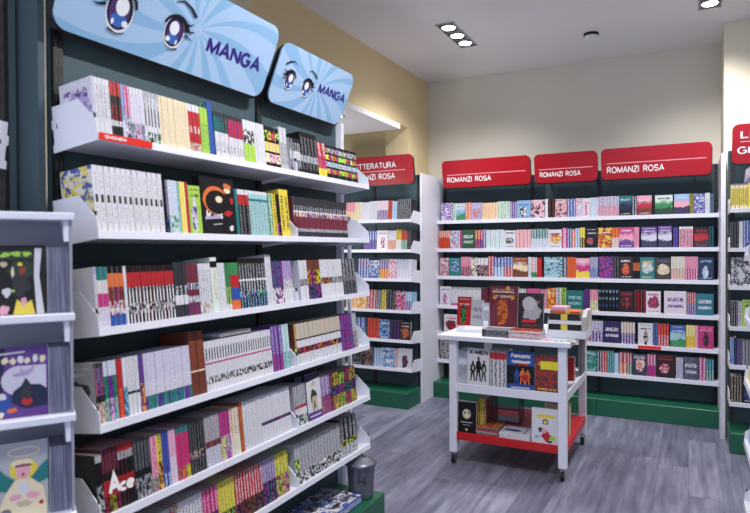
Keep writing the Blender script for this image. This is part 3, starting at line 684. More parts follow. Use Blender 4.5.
def fill_row(runs, origin, ex, ey, ez, kind, where, h0, d0, cat, xlim=None, hmul=1., gapf=.93, push=.004, zz_mid=.09, face_w=None):
    """runs: (px0, px1, n, description, spine spec or '!cover', options) laid along ex from origin"""
    origin, ex, ey, ez = map(Vector, (origin, ex, ey, ez))
    base = origin + ey*push + ez*zz_mid
    used = {}
    for run in runs:
        px0, px1, n, desc, spec = run[:5]; opt = run[5] if len(run) > 5 else {}
        t0, t1 = along(px0, base, ex), along(px1, base, ex)
        if xlim: t0, t1 = max(t0, xlim[0]), min(t1, xlim[1])
        if t1-t0 < .004: continue
        used[desc] = used.get(desc, 0)+1
        if used[desc] > 1: print('DUP', where, desc)
        h = round(h0*opt.get('h', 1. if kind == 'manga_volume' else random.choice((.95, .98, 1., 1., 1.03))), 4); d = d0
        grp = '%s on the %s' % (desc, where)
        if spec[0] == '!':
            w = (t1-t0)*.97/n; th = opt.get('t', .02)
            for i in range(n):
                cp = face_md(w, th, h, spec[1:], opt.get('side', spec[1]))
                M = frame(origin + ex*(t0+(t1-t0)*(i/n)+.001) + ey*(push+opt.get('in', 0.)), ex, ey, ez)
                nn = 'with ' + desc if not desc.startswith('with') else desc
                lab = '%s standing face-out %s, %s' % (kind.replace('_', ' '), nn, where)
                if n > 1: lab = '%s face-out %s, %s of %s, %s' % (kind.replace('_', ' '), nn, ordw(i), n, where)
                register(kind, lab, cat, None if n == 1 else grp, M, cp, face_art(opt.get('art'), w, h))
            continue
        th = (t1-t0)/n; seed = random.randint(1, 60)
        for i in range(n):
            dd = d*(1-.0) ; hh = h
            cp = spine_md(th*gapf, dd, hh, spec, opt.get('cover'), (seed+i*7) % 61)
            x = t0+th*(i+.5); jit = random.uniform(0, .0025)
            R = frame(origin + ex*x + ey*(push+jit+opt.get('in', 0.)), ex, ey, ez)
            lean = opt.get('lean', 0)
            if lean: R = R @ Matrix.Rotation(radians(lean), 4, 'Y')
            if n == 1: lab = '%s %s on the %s' % (desc, kind.replace('_', ' '), where)
            else: lab = '%s %s, %s from left in its run, %s' % (desc, kind.replace('_', ' '), ordw(i), where)
            register(kind, lab, cat, grp if n > 1 else None, R, cp)

ct, sn = cos(TH), sin(TH)
eyL, ezL = (-ct, 0, -sn), (-sn, 0, ct)
ROWS_M = [
 # top shelf
 [(80, 96, 4, 'white violet-striped', '4Wp 5Wp 1W', {'cover': 'WPpPc'}), (96, 111, 4, 'white grey-lettered', '3Wg 6WG 1W'), (111, 122, 3, 'black red-topped', '2K 1WK 3KR 1.5K 2.5R'), (122, 125, 1, 'cyan-spined', '3Wb 6bB'),
  (125, 131, 2, 'purple-topped white', '4WP@ 5MW'), (131, 144, 4, 'white violet-art', '3PW@ 5Wp 1W'), (144, 160, 5, 'white dark-boxed', '2AF@ 1W 3WK# 2WK 1g'), (160, 189, 10, 'plain cream', '1y 8yc 1y'),
  (189, 201, 3, 'red white-banded', '2RW@ 2R 1.5RW 3R 1.5W'), (201, 209, 2, 'lime green', '1e 5eE 3e'), (209, 214, 1, 'tall blue', '1B 6B 1B', {'h': 1.16, 'cover': 'BeTWa'}),
  (215, 222, 3, 'white teal-topped', '1W 2WK 2Wg 3TK 1D'), (222, 229, 2, 'white dark-topped', '1W 2WK 2Wg 3DT 1D'), (229, 244, 5, 'white red-topped', '1W 2WK 2Wg 4RP 1D'), (244, 255, 3, 'green-footed white', '4e 3WK@ 2W'),
  (255, 265, 4, 'white pale-lettered', '3Wg 5Wg 1W'), (265, 280, 4, 'black gold-boxed', '1K 2ym@ .5K 2cY# .5K 2YK@ 1K'), (280, 288, 2, 'grey shrink-wrapped', '1g 4gG 3gW', {'h': 1.08}),
  (290, 301, 4, 'black white-dashed', '1K 2KW 2WK 2KW 1K', {'h': .88}), (301, 318, 5, 'tall black', '1K 1.5KG 1.5gK 4KG 1K', {'h': 1.12}), (318, 326, 2, 'red and yellow', '2Y 3RY@ 3RW', {'h': .96}), (326, 357, 10, 'black colour-paned', '1K 1RY@ .4K 1bW@ .4K 1YR@ .4K 1tR@ .6K', {'h': .96})],
 # second
 [(84, 164, 13, 'white black-dashed', '1.2W 2.6Wg .5W 1.2WK# .3W 3Wg 1W', {'h': 1.09, 'cover': 'BYWWa'}), (166, 169, 1, 'dark blue-marked', '2BK@ 6Kp'), (169, 178, 2, 'white pale-blue', '3Wb@ 6Wb'), (178, 181, 1, 'teal-edged', '9tT'), (181, 187, 2, 'bright yellow', '9Yy'), (187, 189, 1, 'thin red', '9RM'),
  (189, 201, 1, 'purple art and lime frame', '!ePWKf', {'side': 'e', 'h': .95}), (201, 236, 1, 'orange disc and black figure', '!KDGWt', {'h': 1.17, 'side': 'K', 't': .03, 'art': 'disc'}), (236, 239, 1, 'slim teal', '9T'), (239, 250, 3, 'black red-capped', '6KG 2R 1W'), (250, 269, 6, 'pale teal', '7tG .5T 1t .6W'),
  (269, 273, 1, 'green', '8EW'), (273, 277, 1, 'yellow black-lettered', '8YK'), (277, 281, 1, 'black purple-art', '3PK@ 6K'), (281, 290, 2, 'tall yellow', '1Y 6YK 1Y', {'h': 1.13}),
  (291, 347, 24, 'dark pink-banded', '1D .6gD 2.2L .8mG@ .3W 1Dg 1.6D')],
 # third
 [(80, 98, 4, 'white violet-lined', '1W 1.2cK@ 5WP 1p'), (98, 109, 2, 'white with pink foot', '3Wp 2M 2Wc 2T'), (109, 125, 3, 'blue-footed red and black', '1.6B 2WR@ 2Fr@ 2O 1K'.replace('r', 'R')), (125, 128, 1, 'thin white', '9W'),
  (128, 175, 14, 'black red-capped', '1.4KW# 1.6WK@ 1.8KW# .6KW 2.2R 1K'), (175, 188, 3, 'dark grey white-patched', '2D 1.6W 1.5DW 4D', {'h': 1.04}), (188, 200, 5, 'maroon white-chained', '2LP 1Wp@ 1L 1WP@ 3L'), (200, 212, 5, 'white grey-lettered', '2Wc@ 5WG 1W'), (212, 219, 1, 'tall cream', '2A 5Ac 1K .6A', {'h': 1.12}),
  (219, 226, 2, 'plain white', '9Wg'), (226, 231, 2, 'green-spined', '1W 3EY 4EF'), (231, 240, 3, 'orange-blue-spined', '1.5O 2B 2R 2E'), (240, 267, 10, 'black blue-lettered', '2Kb 1.2bK@ 2KW .4W 3Kg 1K', {'h': 1.08}), (267, 273, 1, 'tall white', '9Wg', {'h': 1.16}),
  (273, 284, 3, 'teal and purple', '3WP@ 5TP@'), (284, 296, 4, 'lavender-topped white', '3W 2WK 4pP'), (300, 308, 3, 'white grey-marked', '3W 1.4KW@ 4Wg'), (308, 321, 4, 'brown and orange', '3PK@ 3OK@ 2C', {'h': 1.0}), (321, 332, 4, 'white red-dotted', '3W 1.4RK@ 4Wg'), (332, 343, 4, 'white black-dotted', '3W 1.4KW@ 4Wg'), (343, 356, 4, 'dark grey', '3DG 1G 4Dg')],
 # fourth
 [(85, 105, 5, 'dark colour-striped', '2.5yc@ .8K 1.5RP@ 1.8BR@ .6D', {'cover': 'gKDWc'}), (105, 118, 3, 'blue and white', '3BW@ 3TB@ 2Wb'), (118, 124, 1, 'scarlet', '4RO 4R'), (124, 128, 1, 'sky blue', '4bB@ 4W'), (128, 140, 3, 'white dotted', '3W .4K 5Wg'), (140, 145, 1, 'purple and orange', '4OP@ 4P'),
  (145, 191, 17, 'lavender bright-footed', '2TB@ 2.2Wp 4wp'), (191, 206, 2, 'tall brown leather', '3C .2y 5CS', {'h': 1.24}), (206, 272, 26, 'white tick-marked', '1.2W 1.2WK@ 2Wg .3M .4W 2WK# 1.2W'), (272, 283, 3, 'purple', '3PM 5Pp', {'h': 1.05}), (283, 290, 2, 'aqua', '3tT 5tW', {'h': 1.05}),
  (293, 297, 1, 'gold and black', '3YK@ 4CY'), (297, 341, 11, 'beige-topped white', '2Wg 1.2RK@ 1.4W .3K 3cg'), (341, 353, 3, 'magenta and violet', '8PM@'), (353, 357, 2, 'slim mixed', '4CW@ 4g')],
 # fifth
 [(88, 97, 2, 'green-grey', '3gK 4AF@ 1g', {'cover': 'gRKKc'}), (97, 104, 1, 'black white-boxed', '4KW@ 3K 1g'), (104, 120, 4, 'black and red', '2KR@ 2R 1K 3LK', {'h': 1.06}), (120, 135, 4, 'black and scarlet', '2K 2RK 2K 1gK 1R', {'h': 1.06}), (135, 152, 5, 'charcoal columned', '3gK@ 1K 4DG'), (152, 158, 1, 'pink and green', '2Em@ 6mM'), (158, 163, 1, 'yellow and black', '4YK@ 4YK'),
  (163, 170, 2, 'blue-violet', '2BW 6BP'), (170, 177, 2, 'lavender and pink', '4wm 4mp'), (177, 190, 3, 'pink teal-edged', '2RY@ 5MR 1T'), (190, 206, 6, 'black panelled', '2KG 1cK@ 4KG'), (206, 221, 7, 'mauve grey', '3wG 1L 4gL'), (221, 231, 2, 'crimson', '4RW@ 4MP'), (231, 240, 3, 'white gold-edged', '3WY 4yP'), (240, 244, 1, 'orange-brown', '8SO', {'h': 1.06}),
  (244, 262, 5, 'white pale', '8Wg', {'h': 1.05}), (262, 291, 11, 'white dark-lined', '3W .6KP@ 5Wg', {'h': 1.05}), (293, 307, 6, 'grey red-dashed', '1.5AK@ 1W .4R 3gK'), (307, 321, 1, 'green figure on white and purple', '!WEPPf', {'h': 1.16, 'side': 'N', 'art': 'figure'}), (321, 331, 3, 'violet mixed', '4PO@ 4pK'), (331, 356, 9, 'dark gold-speckled', '3DY@ 2PK@ 3KY@')],
 # sixth
 [(88, 120, 8, 'red and grey', '3gR@ 5L'), (120, 157, 9, 'dark mixed', '4DG 4DP@'), (157, 172, 4, 'light grey', '3gK@ 5g'), (172, 180, 2, 'red-hearted', '3W 4RW@'), (180, 204, 8, 'white dark-lettered', '3W 4WK 1W'), (204, 219, 4, 'plum and pink', '4LP@ 4Mm'), (219, 236, 6, 'yellow-green', '3eK@ 5YE'), (236, 263, 10, 'red white-lettered', '3LK@ 5RW'), (263, 276, 5, 'dark purple', '4PK@ 4pK'), (276, 289, 4, 'lime and pink', '4eM@ 4YE'),
  (292, 300, 2, 'blonde figure, green', '3AF@ 2YK@ 3g'), (300, 341, 13, 'grey black-lettered', '2WK@ 5gG'), (341, 357, 4, 'grey green-belted', '2gW@ 1eK@ 4Kg', {'h': 1.06})],
]
RN = ['top manga shelf', 'second manga shelf', 'third manga shelf', 'fourth manga shelf', 'fifth manga shelf', 'lowest manga shelf']
for r_i, runs in enumerate(ROWS_M):
    org = Vector((LX, 0, LZ[r_i])) + Vector(ezL)*.0222
    fill_row([q for q in runs if q[0] < 291], org, (0, 1, 0), eyL, ezL, 'manga_volume', RN[r_i], (.160 if r_i == 0 else .169), .135, 'book', (Y0+.006, YM-.006), push=.013)
    fill_row([q for q in runs if q[0] >= 290], org, (0, 1, 0), eyL, ezL, 'manga_volume', RN[r_i], (.160 if r_i == 0 else .169), .135, 'book', (YM+.006, Y1-.006), push=.013)

ROWS_B = [
 [(441, 453, 1, 'white and violet cover', '!WpPPa'), (453, 456, 1, 'pale green', '8AE'), (456, 465, 1, 'pale blue meadow cover', '!AbEPl'), (465, 471, 2, 'orange', '8OW'), (471, 482, 1, 'lavender and orange cover', '!pbOWc'), (482, 497, 5, 'yellow-cream', '8yO'), (497, 510, 4, 'cream and green', '8AE'), (510, 517, 3, 'violet', '8PW'),
  (517, 531, 1, 'light blue cover, dark figure', '!bKWBf'), (531, 545, 1, 'black flower cover', '!KmWWa'), (545, 548, 1, 'white-edged', '8W'), (548, 555, 2, 'dark brown', '8KC'), (555, 567, 1, 'dark pink-flowered cover', '!KmcWa'), (567, 576, 3, 'blue and white', '8BW'), (576, 583, 1, 'pale pink cover', '!mWpMa'), (583, 590, 1, 'blush cover', '!WmMMf'),
  (590, 598, 2, 'ice blue', '8Wb'), (598, 619, 6, 'pale mauve', '4mG 4wP'), (619, 632, 1, 'navy and teal tree cover', '!TNKWl'), (632, 637, 2, 'dark white-lettered', '8NW'), (637, 652, 1, 'red and pink landscape cover', '!mRCWl'), (652, 655, 1, 'black', '8K'), (655, 673, 1, 'green path landscape cover', '!AEFFl'), (674, 690, 1, 'blue and pink sunset cover', '!bmNWl'), (690, 694, 2, 'olive', '8FY'), (694, 705, 1, 'purple galaxy cover', '!PBwWa'), (705, 710, 1, 'broad white', '8Wg'), (710, 714, 2, 'dark navy', '8Nb')],
 [(439, 450, 5, 'red and orange', '5RO 3Ow'), (450, 460, 1, 'pale blue and red cover', '!WbRRa'), (460, 462, 1, 'magenta', '8M'), (462, 475, 1, 'dark green lettered cover', '!FEAAt'), (475, 483, 3, 'plum and orange', '4PO 4MY'), (483, 486, 1, 'strong blue', '8BW'), (486, 504, 4, 'white-green', '3At 5Wt'), (504, 516, 1, 'white cover with skull drawing', '!WKgKc'), (516, 531, 4, 'pink-cream', '8mc'), (531, 548, 6, 'pale mixed', '4Wb 4TW'), (548, 562, 1, 'white cover with yellow foot', '!WMYKc'),
  (562, 567, 1, 'hot magenta', '8MW'), (567, 572, 2, 'blue', '8BW'), (572, 575, 1, 'orange', '8OW'), (575, 580, 2, 'pale blue', '8bW'), (580, 585, 2, 'black and yellow', '4KY 4Y'), (585, 598, 1, 'black cover with white script', '!KGRWc'), (598, 612, 1, 'yellow and orange cover', '!YOCWa'), (612, 619, 2, 'white and amber', '4WO 4O'), (619, 634, 1, 'magenta sunset cover', '!MmPWl'), (634, 639, 2, 'rose pink', '8mM'), (641, 657, 1, 'purple seascape cover', '!PwNWl'), (658, 672, 1, 'second purple seascape cover', '!PwNWl'), (673, 678, 2, 'violet-blue', '8PB'), (679, 693, 4, 'pink and black', '7mK 1W'), (694, 709, 1, 'black cover, red city', '!KRDRl'), (709, 714, 2, 'deep teal', '8NT')],
 [(440, 449, 1, 'mauve and white cover', '!mLWWa'), (449, 461, 1, 'dark teal cover', '!TFbbc'), (461, 471, 4, 'maroon and pink', '4Lm 4mR'), (471, 477, 1, 'green and cream cover', '!FyAWa'), (477, 488, 3, 'white-topped', '5cK@ 3W'), (488, 494, 2, 'scarlet', '8RW'), (494, 504, 3, 'light blue', '4bW 4BW'), (504, 513, 3, 'blue and red', '4RW 4BW'), (513, 528, 1, 'brown-red and cream cover', '!SyCWl'), (528, 531, 1, 'lavender', '8w'), (531, 537, 2, 'white and green', '2E 6WR'), (537, 542, 1, 'broad red', '8R'), (544, 563, 1, 'navy cover with coloured dots', '!NtbWa'), (563, 567, 1, 'navy', '8NW'), (567, 576, 2, 'bright orange', '8OR'), (576, 590, 1, 'pink sunset cover', '!mMYWl'),
  (590, 598, 4, 'orange and blue', '4BW 4bO'), (599, 614, 1, 'dark purple cover', '!NPMPa'), (614, 619, 2, 'black', '8KG'), (619, 633, 1, 'black cover with fiery burst', '!KROWc'), (633, 640, 3, 'black and orange', '3K 3OK 2K'), (640, 655, 1, 'blue cover with cream panel', '!TbyYc'), (655, 671, 1, 'black cover with gold oval', '!KycBc'), (671, 685, 5, 'cream', '4cm 4yb'), (685, 698, 5, 'pink and white', '4MW 4mM'), (698, 714, 1, 'navy cover with lit doorway', '!NbWbf')],
 [(440, 451, 1, 'white cover with violet figure', '!WPmGf'), (451, 481, 9, 'white', '1M 6Wg 1g'), (481, 487, 2, 'dark plum', '8LK'), (499, 516, 1, 'light blue cover', '!bBWWt'), (516, 526, 3, 'white grey-lettered', '8WG'), (527, 541, 1, 'hot pink cover', '!MmWWt'), (541, 547, 2, 'magenta', '8MW'), (547, 556, 1, 'yellow and orange cover', '!YORWa'), (556, 561, 1, 'tall white', '2C 7WK', {'h': 1.06}), (561, 566, 1, 'tall yellow-green', '2C 7eK', {'h': 1.06}), (566, 584, 1, 'teal cover', '!TFbtt'), (584, 590, 2, 'deep violet', '8PK'),
  (590, 598, 3, 'cream and pink', '4yE 4mR'), (598, 619, 6, 'black blue-starred', '2K 1KB 2K 1Kb 2K 1Kb'), (619, 634, 1, 'black cover with scarlet foot', '!KRKRc'), (634, 646, 4, 'black', '8KR'), (646, 661, 1, 'white cover with magenta splash', '!WMLMc'), (664, 687, 1, 'wide white and pink cover', '!WmwPt'), (687, 696, 4, 'purple and red', '4PW 4RW'), (696, 714, 1, 'blue-teal lettered cover', '!TBYWt')],
 [(444, 458, 1, 'white cover with red drawing', '!WRKRc'), (458, 470, 5, 'mixed pale', '8Wb'), (576, 590, 3, 'orange and lilac', '4Op 4pW'), (590, 603, 4, 'purple and white', '4PW 4wP'), (603, 621, 1, 'navy cover with lilac band', '!NPwWt'), (621, 635, 5, 'violet and cream', '4PW 4cW'), (638, 653, 1, 'white cover with dark figure', '!WKcKf'), (653, 658, 2, 'steel blue', '8BG'), (658, 669, 4, 'red and orange', '4RW 4RO'), (670, 686, 1, 'blue and green valley cover', '!BtEWl'), (686, 695, 3, 'yellow', '4YO 4YW'), (695, 698, 1, 'pink', '8m'), (698, 714, 1, 'magenta and black cover', '!MKLmf')],
 [(440, 449, 3, 'black white-starred', '3KW@ 5KW@'), (583, 597, 1, 'teal and green cover', '!TEbWa'), (597, 602, 2, 'dark blue', '8NW'), (602, 607, 2, 'red', '8RW'), (607, 614, 3, 'light teal', '8Tt'), (614, 619, 1, 'pale blue', '8bW'), (619, 627, 2, 'orange-red', '4OW 4RW'), (627, 632, 2, 'green and crimson', '4EW 4RW'), (632, 647, 1, 'navy cover with white flower', '!NWOWc'), (647, 656, 3, 'magenta and purple', '4MP 4MW'), (656, 676, 1, 'black cover with red heart', '!KRmRc'), (676, 683, 2, 'lilac', '8wP'), (683, 699, 1, 'navy cover with silver script', '!NgNWt'), (699, 706, 2, 'bright magenta', '8MW'), (706, 714, 3, 'teal and yellow', '4TW 4Tb')],
]
RB = ['top back-wall shelf', 'second back-wall shelf', 'third back-wall shelf', 'fourth back-wall shelf', 'fifth back-wall shelf', 'lowest back-wall shelf']
for r_i, runs in enumerate(ROWS_B):
    fill_row(runs, (0, 6.035, BZ[r_i]+.0362), (1, 0, 0), (0, 1, 0), (0, 0, 1), 'romance_novel', RB[r_i], (.178, .188, .2, .2, .2, .2)[r_i], .14, 'book', (bx[0]+.006, bx[3]-.01), push=.015, zz_mid=.1)
ROWS_L = [
 [(346, 355, 3, 'peach', '4yO 4mO'), (355, 361, 2, 'cream', '8yc'), (361, 369, 3, 'lavender-white', '8Ww'), (369, 377, 4, 'white', '8Wg'), (377, 388, 5, 'purple and white', '4PW 4Wm'), (388, 392, 2, 'orange-red', '8RO'), (392, 397, 2, 'sky blue', '8bW'), (397, 413, 7, 'black', '8Kg')],
 [(364, 377, 5, 'violet-blue', '4PB 4Bw'), (377, 388, 1, 'white cover, black-haired figure', '!WmKMf'), (388, 396, 4, 'orange and white', '4OW 4W'), (396, 401, 2, 'white and yellow', '4W 4YK'), (401, 407, 3, 'green and red', '4EW 4RO'), (407, 413, 3, 'charcoal', '8KG')],
 [(358, 369, 4, 'blue and purple', '4BW 4PW'), (369, 380, 1, 'blue and violet cover', '!BPtWa'), (380, 389, 4, 'orange and violet', '4OY 4PW'), (389, 397, 1, 'pink and white cover', '!mWMMa'), (397, 413, 6, 'pale lilac', '4wW 4Wb')],
 [(346, 356, 2, 'lemon', '8yO'), (356, 367, 1, 'yellow and orange cover', '!yOYRa'), (367, 376, 3, 'red', '8RW'), (376, 382, 3, 'black and white', '4KW 4KW'), (382, 386, 1, 'yellow', '8YK'), (386, 395, 3, 'black', '8KG'), (395, 405, 1, 'dark cover with pink flowers', '!KMmWa'), (405, 413, 3, 'blue-white', '4PW 4bW')],
 [(348, 365, 4, 'steel blue', '4bK 4BW'), (367, 379, 4, 'red-orange', '8RO'), (379, 390, 1, 'stormy blue cover', '!BbNWa'), (390, 400, 3, 'dark', '8KP'), (400, 411, 1, 'black cover with orange glow', '!KOCWc')],
 [(340, 361, 2, 'dark speckled cover', '!KFGga'), (362, 373, 1, 'dark brown cover', '!KCGga'), (374, 382, 3, 'light blue', '8bW'), (382, 395, 1, 'white and blue cover', '!WbBBa'), (395, 399, 1, 'white and red', '8WR'), (399, 412, 1, 'grey and purple cover', '!wNLWf')],
]
RL = [x.replace('back-wall', 'corner bookcase') for x in RB]
ta = TH*.7
for r_i, runs in enumerate(ROWS_L):
    ez_ = Vector((0, sin(ta), cos(ta))); ey_ = Vector((0, cos(ta), -sin(ta)))
    fill_row(runs, Vector((0, 5.40, BZ[r_i]))+ez_*.0302, (1, 0, 0), ey_, ez_, 'paperback_novel', RL[r_i], .192, .13, 'book', (-3.3, -2.408), push=.015, zz_mid=.1)
ROWS_G = [
 [(730, 748, 4, 'pale yellow', '1y 5YG 1y .5G'), (748, 775, 4, 'lemon', '8Yy')],
 [(731, 739, 3, 'black', '8KG'), (739, 743, 1, 'white', '8W'), (743, 752, 3, 'blue', '8BW'), (752, 780, 5, 'grey', '8gK')],
 [(730, 752, 1, 'white cover with black ink drawing', '!WKgKa', {'h': 1.08}), (753, 780, 4, 'navy', '8NW')],
 [(730, 738, 3, 'black grey-lettered', '8Kg'), (738, 742, 1, 'lilac', '8wG'), (742, 756, 1, 'lime cover with white oval', '!eWgKc'), (757, 780, 4, 'slate', '8Db')],
 [(730, 734, 1, 'sky blue', '8bB'), (734, 737, 1, 'black', '8KB'), (737, 742, 2, 'violet', '8PG'), (742, 752, 3, 'grey-green', '8Gg'), (752, 780, 5, 'deep teal', '8TW')],
 [(730, 742, 4, 'black gold-lettered', '8Kc'), (742, 758, 1, 'black cover with blue panel', '!KBDWc'), (758, 780, 4, 'dark yellow', '8KY')],
]
RG = [x.replace('back-wall', 'pillar bookcase') for x in RB]
for r_i, runs in enumerate(ROWS_G):
    fill_row(runs, (0, 5.33, BZ[r_i]+.0302), (1, 0, 0), (0, 1, 0), (0, 0, 1), 'crime_novel', RG[r_i], .2, .14, 'book', (.288, 1.2), push=.015, zz_mid=.1)
# right foreground shelves: a few volumes by the brackets
for q, (zz, sp) in enumerate(zip(GR[:5], ('1c 8cC', '8gK', '8WB', '8Ye', '8bW'))):
    ez_ = Vector((sin(TH), 0, cos(TH))); ey_ = Vector((cos(TH), 0, -sin(TH)))
    for i in range(4):
        cp = spine_md(.02, .12, .19 if q else .21, sp, None, q*5+i)
        P = Vector((XR, 3.02-.02-i*.0215, zz))+ez_*.0222+ey_*.014
        register('comic_volume', '%s comic volume, %s from the end of the %s right-edge bracketed shelf' % (['beige', 'grey', 'white', 'yellow', 'light blue'][q], ordw(i), ORD[q] if q else 'top'), 'book', 'comic volumes on the right-edge shelves', frame(P, (0, -1, 0), ey_, ez_), cp)
# bay at far left
cp = spine_md(.03, .12, .19, '8cW', None, 3)
tb = Vector((0, sin(TH), cos(TH))); eb = Vector((0, cos(TH), -sin(TH)))
for i in range(6):
    register('comic_volume', 'beige comic volume, %s from the bracket on the far-left dark bay' % ordw(i), 'book', 'comic volumes in the far-left bay', frame(Vector((-1.72-.032*i, .85, 1.35))+tb*.0222+eb*.01, (1, 0, 0), eb, tb), cp)

# display books on the near-left unit
def disp_book(x, z, w, h, cover, side, label, lean=0, t=.022, yb=.02, group=None, art=None):
    cp = face_md(w, t, h, cover, side)
    M = MDsp @ Matrix.Translation((x, yb, z+.0185)) @ Matrix.Rotation(radians(-7), 4, 'X') @ Matrix.Rotation(radians(lean), 4, 'Y')
    register('comic_book', label, 'book', group, M, cp, art)
DW = .108
disp_book(WD-.163, DZ[1], DW, .163, 'KYREa', 'R', 'face-out comic book with dark yellow-green cover, top tier of the near-left display', art=ART1)
disp_book(WD-.161, DZ[2], DW, .163, 'NPwYc', 'P', 'purple face-out comic book with moon and castle, middle tier of near-left display', art=ART2)
disp_book(WD-.163, DZ[3], DW, .175, 'wycTf', 'T', 'grey face-out comic with haloed blonde figure, lowest tier of near-left display', art=ART3)
for z, cv, sd_, lb in ((DZ[1], 'WbBKa', 'W', 'pale face-out comic cut by the left edge, top tier'), (DZ[2], 'bWNKa', 'b', 'light blue face-out comic cut by the left edge, middle tier'), (DZ[3], 'RSKWa', 'R', 'red face-out comic cut by the left edge, lowest tier')):
    disp_book(WD-.172-.125, z, DW, .163, cv, sd_, lb)
# thick volumes with their page edges showing
for q, z in enumerate(DZ[1:4]):
    c = MD(); w, d, h = .044, .11, .158
    c.box(0, .001, 0, d, 0, h, band('W')); c.box(w-.001, w, 0, d, 0, h, band('g')); c.box(.001, w-.001, d-.001, d, 0, h, band('W'))
    p = MD(); p.box(.0012, w-.0012, .001, d-.0012, .001, h-.001, shrink_mat())
    M = MDsp @ Matrix.Translation((WD-.052, .018, z+.0182))
    register('thick_comic_album', 'thick album showing grey page edges on the %s tier of the near-left display' % ['top', 'middle', 'lowest'][q], 'book', None, M, (c, p))

# ------------------------------------------------------------------ trolley
CX0, CX1, CY0, CY1 = -1.585, -.715, 4.12, 5.02
cart = thing('book_trolley', 'white wheeled book trolley with red bottom shelf standing mid-floor', 'trolley', Matrix.Translation((CX0, CY0, 0)))
W_, D_ = CX1-CX0, CY1-CY0
CT = .93
b = MD(); b.box(-.03, W_+.03, -.03, D_+.03, CT-.035, CT, WHITE, .003); obj('top', b, cart)
LW = .055
LX0 = .05
for (x, y) in ((LX0, 0), (W_-LW, 0), (LX0, D_-LW), (W_-LW, D_-LW)):
    b = MD(); b.box(x, x+LW, y, y+LW, .085, CT-.035, WHITE, .003); lg = obj('leg', b, cart)
    c_ = MD(); cx, cy = x+LW/2, y+LW/2
    c_.box(cx-.016, cx-.012, cy-.02, cy+.022, .02, .078, CHROME); c_.box(cx+.012, cx+.016, cy-.02, cy+.022, .02, .078, CHROME); c_.box(cx-.018, cx+.018, cy-.022, cy+.022, .074, .085, CHROME)
    obj('castor_fork', c_, lg)
    w_ = MD(); w_.lathe([(.001, -.011), (.026, -.011), (.03, -.006), (.03, .006), (.026, .011), (.001, .011)], BLACK, 20)
    wm = MD(); wm.add(w_, Matrix.Translation((cx, cy-.008, .030)) @ Matrix.Rotation(pi/2, 4, 'Y')); obj('castor_wheel', wm, lg, smooth=False)
zm = .555
b = MD(); b.box(LX0+.01, W_-LW*.2, .004, D_-.004, zm, zm+.02, WHITE); b.box(LX0+LW, W_-LW, 0, .02, zm-.03, zm+.03, WHITE, .002); b.box(W_-.02, W_, LW, D_-LW, zm-.03, zm+.03, WHITE, .002); b.box(LX0, LX0+.02, LW, D_-LW, zm-.03, zm+.03, WHITE, .002); obj('middle_shelf', b, cart)
zl = .215
b = MD(); b.box(LX0+.01, W_-.01, .01, D_-.01, zl-.01, zl+.008, REDM); b.box(LX0+LW, W_-LW, 0, .018, zl-.035, zl+.02, REDM, .002); b.box(W_-.018, W_, LW, D_-LW, zl-.035, zl+.02, REDM, .002); b.box(LX0, LX0+.018, LW, D_-LW, zl-.035, zl+.02, REDM, .002); obj('bottom_shelf', b, cart)
b = MD(); b.box(W_-.012, W_-.006, D_*.72, D_-LW, zm+.03, CT-.04, flat('grey_trolley_panel', (92, 96, 106), .5)); obj('grey_panel', b, cart)

def cpos(px, y, z): return along(px, (0, CY0+y, z+.12), (1, 0, 0))
def up_book(px0, px1, y, z, h, cover, side, label, t=.02, txt=None, name='comic_book', leanb=6, cat='book', art=None):
    x0, x1 = cpos(px0, y, z), cpos(px1, y, z); cp = face_md(x1-x0, t, h, cover, side)
    M = Matrix.Translation((x0, CY0+y, z)) @ Matrix.Rotation(radians(-leanb), 4, 'X')
    txt = (face_art(art, x1-x0, h) or []) + (txt or []) if art else txt
    register(name, label, cat, None, M, cp, txt)
K_ = flat('print_black2', (16, 14, 18), .5); RedI = flat('print_red', (206, 24, 30), .5); YI = flat('print_yellow', (226, 214, 40), .5); CI = flat('print_cream', (226, 214, 190), .5)
zs = zm+.0302
zq = zm+.0205
up_book(467, 489, .03, zq, .262, 'WKDWf', 'W', 'white face-out comic album lettered X-MEN on the trolley middle shelf', .022, [('X-MEN', .08, .95, .84, .032, K_)], leanb=3, art='trio')
x0, x1 = cpos(489.5, .03, zq), cpos(506, .03, zq)
for i in range(4):
    th = (x1-x0)/4; cp = spine_md(th*.96, .17, .258, '5.2WK 1.1R .4RW@', None, i*3)
    register('comic_book', 'white red-capped comic album spine, %s from left beside the X-MEN cover' % ORD[i], 'book', 'red-capped white comic albums on the trolley', Matrix.Translation((x0+th*(i+.5), CY0+.035, zq)), cp)
up_book(507, 534, .028, zq, .262, 'BKRWc', 'B', 'blue face-out comic album lettered Fantastic with red figures on the trolley', .022, [('Fantastic', .15, .85, .84, .03, LETTER)], leanb=3, art='arena')
up_book(535, 559, .03, zq, .25, 'CRFYa', 'C', 'red comic album with yellow-green title panel beside the trolley leg', .022, [('#box', .035, .15, .155, .055, YI)], leanb=3)
# clear box left of the X-MEN album
def clear_box(name, label, x, y, z, w, d, h, extra=None):
    r = thing(name, label, 'acrylic stand', Matrix.Translation((x, y, z)))
    A = acrylic()
    for bb in ((0, w, 0, .003, 0, h), (0, w, d-.003, d, 0, h), (0, .003, .0035, d-.0035, .0035, h), (w-.003, w, .0035, d-.0035, .0035, h), (0, w, .0035, d-.0035, 0, .003)):
        b = MD(); b.box(*bb, A); obj('side', b, r)
    return r
clear_box('acrylic_box', 'clear acrylic box left of the X-MEN album on the trolley middle shelf', cpos(457.5, .06, zq), CY0+.06, zq, .07, .16, .24)
